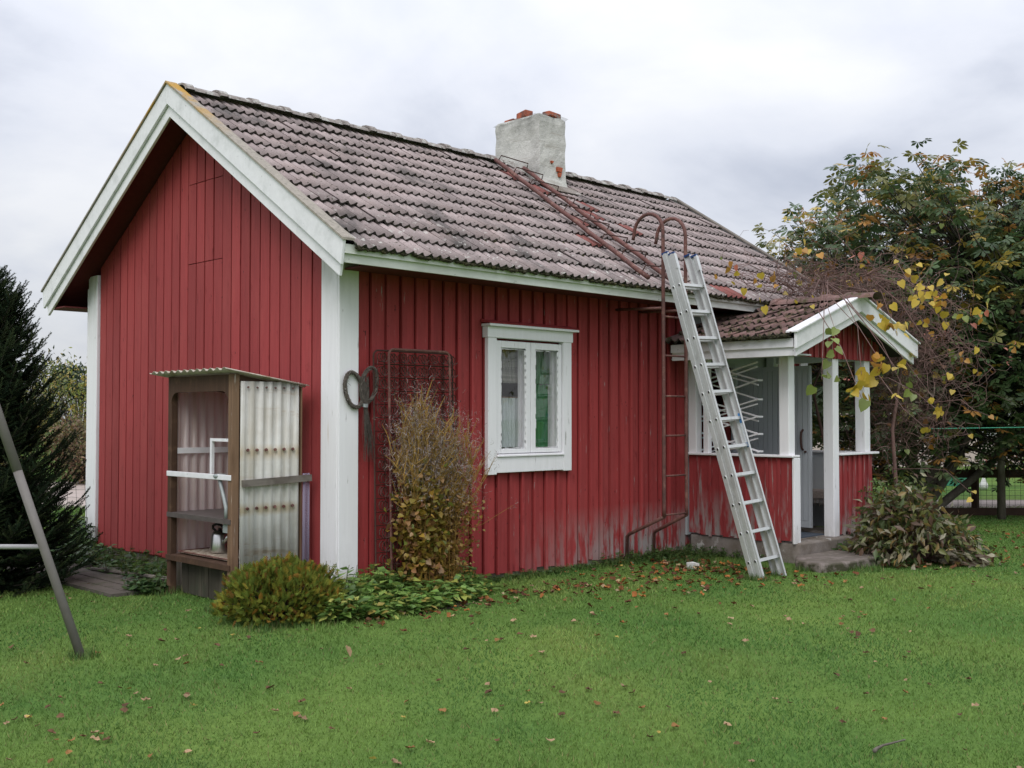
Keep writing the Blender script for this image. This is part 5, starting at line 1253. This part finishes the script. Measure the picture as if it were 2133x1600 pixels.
MB().add([a, b, b + dn, a + dn, a + Vector((0, 0, 2.7)), b + Vector((0, 0, 2.7)), b + dn + Vector((0, 0, 2.7)), a + dn + Vector((0, 0, 2.7))], [(0, 1, 5, 4), (1, 2, 6, 5), (2, 3, 7, 6), (3, 0, 4, 7)]).build('wall', M['paleb'], nb)
r0, r1 = a + dn * .5 - dx_ * .5 + Vector((0, 0, 4.6)), b + dn * .5 + dx_ * .5 + Vector((0, 0, 4.6))
e0_, e1_, e2_, e3_ = [q + Vector((0, 0, 2.62)) for q in (a - dn * .08 - dx_ * .5, b - dn * .08 + dx_ * .5, b + dn * 1.08 + dx_ * .5, a + dn * 1.08 - dx_ * .5)]
MB().add([e0_, e1_, e2_, e3_, r0, r1], [(0, 1, 5, 4), (2, 3, 4, 5), (1, 2, 5), (3, 0, 4), (0, 3, 2, 1)]).build('roof', M['farroof'], nb)
for t in (.12, .38, .66, .88):
    p = a.lerp(b, t) - dn * .008; w_ = dx_ * .55
    f_ = MB().add([p - w_ + Vector((0, 0, .95)), p + w_ + Vector((0, 0, .95)), p + w_ + Vector((0, 0, 2.05)), p - w_ + Vector((0, 0, 2.05))], [(0, 1, 2, 3)]).build('window', M['white'], nb)
    p2 = p - dn * .004; w2 = dx_ * .45
    MB().add([p2 - w2 + Vector((0, 0, 1.05)), p2 + w2 + Vector((0, 0, 1.05)), p2 + w2 + Vector((0, 0, 1.95)), p2 - w2 + Vector((0, 0, 1.95))], [(0, 1, 2, 3)]).build('pane', M['black'], f_)
def goose(p):
    g_ = thing('goose_ornament', 'small white goose garden figure beyond the wire fence', 'ornament', tuple(p)); x, y, z = p
    MB().lathe([(0, .0), (.05, .0), (.09, .06), (.085, .12), (.05, .19), (.026, .25), (.022, .38), (.036, .42), (.03, .46), (0, .48)], 14, (x, y, z)).build('body', M['wplast'], g_, True)
    MB().tube([(x - .03, y - .03, .435), (x - .08, y - .08, .42)], .014, 8, r1=.006).build('beak', M['fall'][2], g_, True)
goose(gp(10.0, 23.4))
cr = thing('green_crate', 'bright green plastic crate standing beyond the wire fence', 'crate', tuple(gp(9.9, 25))); p = gp(9.9, 25)
for k in range(4):
    a_ = k * PI / 2; c_, s_ = math.cos(a_), math.sin(a_)
    MB().bar((p.x + c_ * .28 - s_ * .28, p.y + s_ * .28 + c_ * .28, .14), (p.x + c_ * .28 + s_ * .28, p.y + s_ * .28 - c_ * .28, .14), .03, .28).build('side', M['gplast'], cr)
p = gp(10.9, 24.5); leafy('flower_bush', 'small bush of bright red flowers beyond the wire fence', 'bush', (p.x, p.y, 0), .9, .45, .35, 30, 20, .06, [(.35, .03, .02), (.05, .09, .03)], [2, 2])
p = gp(13.2, 24.0); leafy('low_hedge', 'low green garden hedge beyond the gravel road', 'bush', (p.x, p.y, 0), .9, 1.6, .45, 90, 22, .07, [(.05, .085, .03), (.09, .11, .03)], [2, 1])
tag(MB().tube([tuple(gp(5.55, 14.9, 1.385)), tuple(gp(7.5, 15.2, 1.41)), tuple(gp(14, 16.3, 1.6))], .006, 5).build('clothes_line', M['line']), 'thin green clothes line stretched from the chestnut limbs', 'clothes line')
TREEC = [(.045, .070, .025), (.08, .095, .028), (.14, .12, .03), (.17, .085, .03)]
far = [(6.5, 40, 5.5, 'dark'), (15, 42, 6, 'round'), (20, 44, 7, 'tall'), (26, 48, 7.5, 'wide'), (33, 55, 8, 'yellowish'), (41, 60, 9, 'browning'), (19, 30, 4.5, 'bushy'), (13.4, 22.5, 3.2, 'small'), (22.5, 60, 8, 'distant'), (15.5, 50, 7.5, 'slender')]
for i, (la, dp, h, w_) in enumerate(far):
    p = gp(la, dp); wts = np.array([3, 2, 1, .5]); wts = np.roll(wts, i % 3)
    leafy('garden_tree', w_ + ' leafy tree beyond the gravel road on the chestnut side', 'tree', (p.x, p.y, 0), h, h * .36, h * .40, 130, 22, .05 * h, TREEC, wts, trunk=.03 * h, group='trees beyond the road')
# ---- left: bushes beyond the path
lb = [(-10.8, 27.5, 2.9, 1.3, 'yellowish green bush standing closest to the cottage corner', [(.22, .25, .05), (.15, .18, .05), (.34, .26, .06)]), (-12.6, 27, 2.5, 1.4, 'dull green bush between the spruce and the yellowish bush', [(.13, .15, .05), (.20, .17, .05)]),
      (-9.9, 25.5, 1.5, .8, 'low reddish brown scrub beside the gravel path', [(.20, .12, .07), (.16, .15, .06)]), (-9.6, 33, 3.6, 1.4, 'reddish autumn tree rising behind the yellowish bush', [(.36, .19, .11), (.30, .20, .10)]), (-15.5, 30, 2.8, 1.6, 'broad green bush hidden behind the spruce', [(.07, .10, .03)]), (-7.8, 30, 3.0, 1.5, 'leafy bush just behind the cottage gable', [(.08, .11, .03), (.13, .12, .03)])]
for (la, dp, h, r_, lab, cs) in lb:
    p = gp(la, dp); leafy('garden_bush', lab, 'bush', (p.x, p.y, 0), h, r_, h * .48, 150, 24, .10, cs, [1] * len(cs), zc=h * .5, group='bushes beyond the path')
p = gp(-20.4, 52); leafy('pine_tree', 'small dark pine crown far behind the bushes', 'tree', (p.x, p.y, 0), 3.9, 1.1, .75, 60, 40, .22, [(.035, .06, .035), (.05, .07, .04)], [1, 1], zc=3.1, trunk=.1)
for i, (la, dp, h) in enumerate([(-26, 60, 5), (-33, 62, 6), (-19, 75, 4.0), (-14, 78, 4.4), (-40, 60, 6)]):
    p = gp(la, dp); leafy('field_tree', ('rounded', 'tall', 'low', 'bluish', 'broad')[i] + ' distant tree along the far edge of the field', 'tree', (p.x, p.y, 0), h, h * .42, h * .45, 90, 20, .3, [(.05, .07, .035), (.09, .09, .04)], [1, 1], trunk=.12, group='trees along the far field')
# wire netting at the back corner
wn_ = thing('wire_netting', 'short piece of wire netting tied to the rear cottage corner', 'netting', (-.3, 5.1, 0)); mb = MB()
q0, q1 = Vector((-.045, 4.88, 0)), Vector((-1.1, 5.6, 0))
for k in range(14): p = q0.lerp(q1, k / 13); mb.tube([p, p + Vector((U(-.01, .01), 0, .4)), p + Vector((U(-.02, .02), 0, .80 + .05 * math.sin(k)))], .0022, 4)
for k in range(9):
    mb.tube([q0.lerp(q1, t / 8) + Vector((0, 0, .04 + k * .095 + .02 * math.sin(t * 2 + k))) for t in range(9)], .0022, 4)
mb.build('wires', M['wire'], wn_)['kind'] = 'stuff'
MB().tube([(q1.x, q1.y, 0), (q1.x, q1.y, .9)], .02, 8).build('stake', M['greywood'], wn_)
# planks on the ground by the gable
pl = thing('plank_path', 'weathered wooden planks lying beside the gable wall', 'planks', (-.8, 2.3, 0))
for i in range(5):
    x = -1.25 + i * .155; MB().box((x, 1.62 + U(-.1, .15), .0), (x + .145, 3.9 + U(-.3, .3), .025 + U(0, .012))).build('plank', M['pave'], pl)
tag(MB().tube([(-.5, 1.75, .05), (-.62, 2.3, .055), (-.75, 3.1, .05)], .018, 7).build('pole', M['greywood']), 'thin wooden pole lying on the planks', 'pole')
# litter, stick
mb = MB(); mb.box((3.70, -.90, .0), (3.80, -.83, .065)); mb.v = [(x + U(-.012, .012), y + U(-.012, .012), z + U(-.01, .012)) for x, y, z in mb.v]; tag(mb.build('crumpled_box', M['wplast']), 'small crumpled white box lying in the grass by the wall', 'litter')
tag(MB().tube([(-.74, -5.16, .035), (-.66, -5.13, .022), (-.58, -5.12, .018), (-.46, -5.17, .030)], .010, 6, r1=.004).build('stick', M['bark'], None, True), 'short curved twig lying alone on the open lawn', 'twig')

# ================================================================== fallen leaves
def curled(seed):
    r_ = np.random.default_rng(seed); k = 10; vs = [(0, 0, .006)]; mb = MB()
    for j in range(k):
        a_ = 2 * PI * j / k; rr = (.5 + .16 * math.cos(2 * a_)) * r_.uniform(.75, 1.2); vs.append((rr * math.cos(a_) * .75, rr * math.sin(a_), .10 + r_.uniform(-.06, .22)))
    fs = [(0, 1 + j, 1 + (j + 1) % k) for j in range(k)]; return mb.add(vs, fs)
fm = [[curled(s_ * 10 + c).mesh('fallen_leaf', M['fall'][c]) for s_ in range(3)] for c in range(4)]
names_ = ['curled brown fallen leaf lying on the lawn', 'pale tan fallen leaf lying on the lawn', 'orange fallen leaf lying on the lawn', 'yellow fallen leaf lying on the lawn']
grp = ['brown leaves on the lawn', 'tan leaves on the lawn', 'orange leaves on the lawn', 'yellow leaves on the lawn']
def clear(x, y):
    if x > -.05 and y > -.03: return False
    if 4.35 < x < 6.7 and y > -2.12: return False
    if -.95 < x < .02 and .25 < y < 4.2: return False
    if abs(x - tb[0]) < .42 and abs(y - tb[1]) < .38: return False
    return True
cnt = 0
while cnt < 285:
    dp = 4.4 + (U(0, 1) ** 1.35) * 8.0; la = U(-.47, .47) * dp; p = gp(la, dp)
    if not clear(p.x, p.y): continue
    near_porch = math.exp(-((p.x - 4.0) / 2.0) ** 2 - ((p.y + 1.4) / 1.3) ** 2)
    clump = max(0, math.sin(p.x * 1.9 + 1) * math.sin(p.y * 2.3) + .4 * math.sin(p.x * 5.1) * math.sin(p.y * 4.7 + 1))
    if U(0, 1) > .14 + .75 * clump + near_porch: continue
    c = random.choices(range(4), (5, 4, 2 + 4 * near_porch, .8))[0]; o = inst('fallen_leaf', fm[c][cnt % 3]); tag(o, names_[c], 'leaf', grp[c])
    s_ = U(.026, .056) if c != 3 else U(.026, .045); o.location = (p.x, p.y, .016); o.rotation_euler = (U(-.35, .35), U(-.35, .35), U(0, 6.28)); o.scale = (s_, s_, s_); cnt += 1
o = inst('fallen_leaf', fm[1][0]); o.location = (-1.283, -1.887, .065); o.scale = (.06, .11, .06); o.rotation_euler = (1.2, .25, .5); tag(o, 'large pale leaf standing upright in the grass', 'leaf')
lt = curled(5); lv_ = np.array(lt.v); lf_ = np.array(lt.f); T = []
while len(T) < 900:
    m_ = U(0, 1)
    if m_ < .45: x, y = random.gauss(3.9, 1.1), random.gauss(-1.15, .5)
    elif m_ < .62: x, y = U(5.2, 6.6), random.gauss(-2.2, .25)
    elif m_ < .72: x, y = U(5.55, 6.2), U(-1.75, -1.45)
    elif m_ < .85: x, y = U(-.6, 2.2), random.gauss(-.85, .2)
    else: x, y = U(6, 10), U(-4, -1.5)
    if clear(x, y) or .62 <= m_ < .72: T.append((x, y, .020 if not .62 <= m_ < .72 else U(.02, .10)))
n = len(T); R_ = frames(np.stack([rng.normal(size=n), rng.normal(size=n), rng.normal(size=n) * .25], 1), rng.normal(0, .3, n))
o = scatter('leaf_litter', lv_, lf_, R_, np.array(T), rng.uniform(.03, .07, n), pick(n, [(.15, .06, .025), (.28, .11, .03), (.34, .24, .14), (.09, .04, .02)], [4, 3, 2, 3], .3), M['fallmix']); tag(o, 'brown and orange fallen leaves gathered by the porch and wall', 'leaf litter', kind='stuff')

# ================================================================== grass blades
NB = 420000
dep = 3.6 + 15.5 * rng.random(NB) ** 1.9; lat = (rng.random(NB) * 2 - 1) * (.52 * dep + .9)
GX = C2.x + RT.x * lat + FL.x * dep; GY = C2.y + RT.y * lat + FL.y * dep
ok = ~((GX > -.02) & (GY > -.01) & (GX < 7.75) & (GY < 4.95)) & ~((GX > 4.45) & (GX < 6.6) & (GY > -2.0) & (GY < 0)) & ~((GX > -1.26) & (GX < -.45) & (GY > 1.7) & (GY < 3.9))
GX, GY, dep = GX[ok], GY[ok], dep[ok]; n = len(GX)
p1 = sines(GX, GY, .9, 1.3) + .5 * sines(GX, GY, 2.6, 4.1); p2 = sines(GX, GY, 1.6, 7.7) + .7 * sines(GX, GY, 5.0, 2.2); p3 = sines(GX, GY, 9.0, 3.1)
hgt = (.019 + .008 * np.clip(p2, -1, 1)) * rng.uniform(.6, 1.35, n); near_wall = ((GX > -.9) & (GX < .3) & (GY < -.3) & (GY > -1.0)) | ((GX > 1.2) & (GX < 4.8) & (GY > -.25)); hgt = np.where(near_wall, hgt * 1.9, hgt)
wd = .0016 + .00055 * (dep - 3.6); az = rng.uniform(0, 2 * PI, n); ln_ = rng.uniform(.25, 1.1, n) * hgt; la_ = rng.uniform(0, 2 * PI, n)
V = np.zeros((n, 3, 3), np.float32)
V[:, 0] = np.stack([GX - np.cos(az) * wd, GY - np.sin(az) * wd, np.zeros(n)], 1); V[:, 1] = np.stack([GX + np.cos(az) * wd, GY + np.sin(az) * wd, np.zeros(n)], 1)
V[:, 2] = np.stack([GX + np.cos(la_) * ln_, GY + np.sin(la_) * ln_, hgt], 1)
f1 = np.clip(.40 + 1.0 * p1 + .20 * p3, 0, 1)[:, None]; f2 = np.clip((sines(GX, GY, 1.15, 5.2) + .5 * p2 - .12) * 1.1, 0, 1)[:, None]
c = np.array((.076, .164, .035)) * (1 - f1) + np.array((.152, .240, .052)) * f1; c = c * (1 - .6 * f2) + np.array((.27, .315, .085)) * .6 * f2
c = c * rng.uniform(.74, 1.30, (n, 1)); dry = rng.random(n) < .05; c[dry] = np.array((.22, .20, .08)) * rng.uniform(.6, 1.2, (int(dry.sum()), 1))
# taller tufts round posts, ladder feet and along the walls
tq = []
def tuft(x, y, r, k):
    for i in range(k): a_ = U(0, 6.28); q = r * math.sqrt(U(0, 1)); tq.append((x + q * math.cos(a_), y + q * math.sin(a_)))
for (x, y, r, k) in ((3.6, -1.68, .10, 260), (4.0, -1.68, .10, 260), (3.58, -1.78, .10, 200), (-2.417, -.578, .10, 260), (-.8, .3, .25, 700), (-.78, 1.5, .2, 500), (3.75, -.85, .12, 220), (4.45, -1.75, .12, 260), (4.9, -2.12, .2, 400), (5.4, -2.15, .2, 300)): tuft(x, y, r, k)
for i in range(1800): tq.append((U(1.2, 4.8), -.04 - abs(random.gauss(0, .07))))
for i in range(700): tq.append((U(3.9, 4.82), U(-1.4, -.05)))
for i in range(900): tq.append((tb[0] + random.gauss(0, .38), tb[1] - .22 - abs(random.gauss(0, .13))))
tq = np.array(tq); k_ = len(tq); th_ = rng.uniform(.03, .085, k_); ta = rng.uniform(0, 6.28, k_); tl = rng.uniform(.2, .9, k_) * th_; tw_ = rng.uniform(.0018, .0032, k_)
V2 = np.zeros((k_, 3, 3), np.float32)
V2[:, 0] = np.stack([tq[:, 0] - np.sin(ta) * tw_, tq[:, 1] + np.cos(ta) * tw_, np.zeros(k_)], 1); V2[:, 1] = np.stack([tq[:, 0] + np.sin(ta) * tw_, tq[:, 1] - np.cos(ta) * tw_, np.zeros(k_)], 1); V2[:, 2] = np.stack([tq[:, 0] + np.cos(ta) * tl, tq[:, 1] + np.sin(ta) * tl, th_], 1)
V = np.concatenate([V, V2]); c = np.concatenate([c, pick(k_, [(.075, .15, .035), (.11, .19, .045), (.22, .21, .08)], [3, 3, 1], .25)]); n = len(V)
o = npmesh('grass', V.reshape(-1, 3), np.arange(n * 3).reshape(-1, 3), MAT('grass_blade', (1, 1, 1), .6, .08, 4, attr=True, transl=.22, spec=.25), np.repeat(c, 3, axis=0)); tag(o, 'short green lawn grass in front of the cottage', 'grass', kind='stuff')
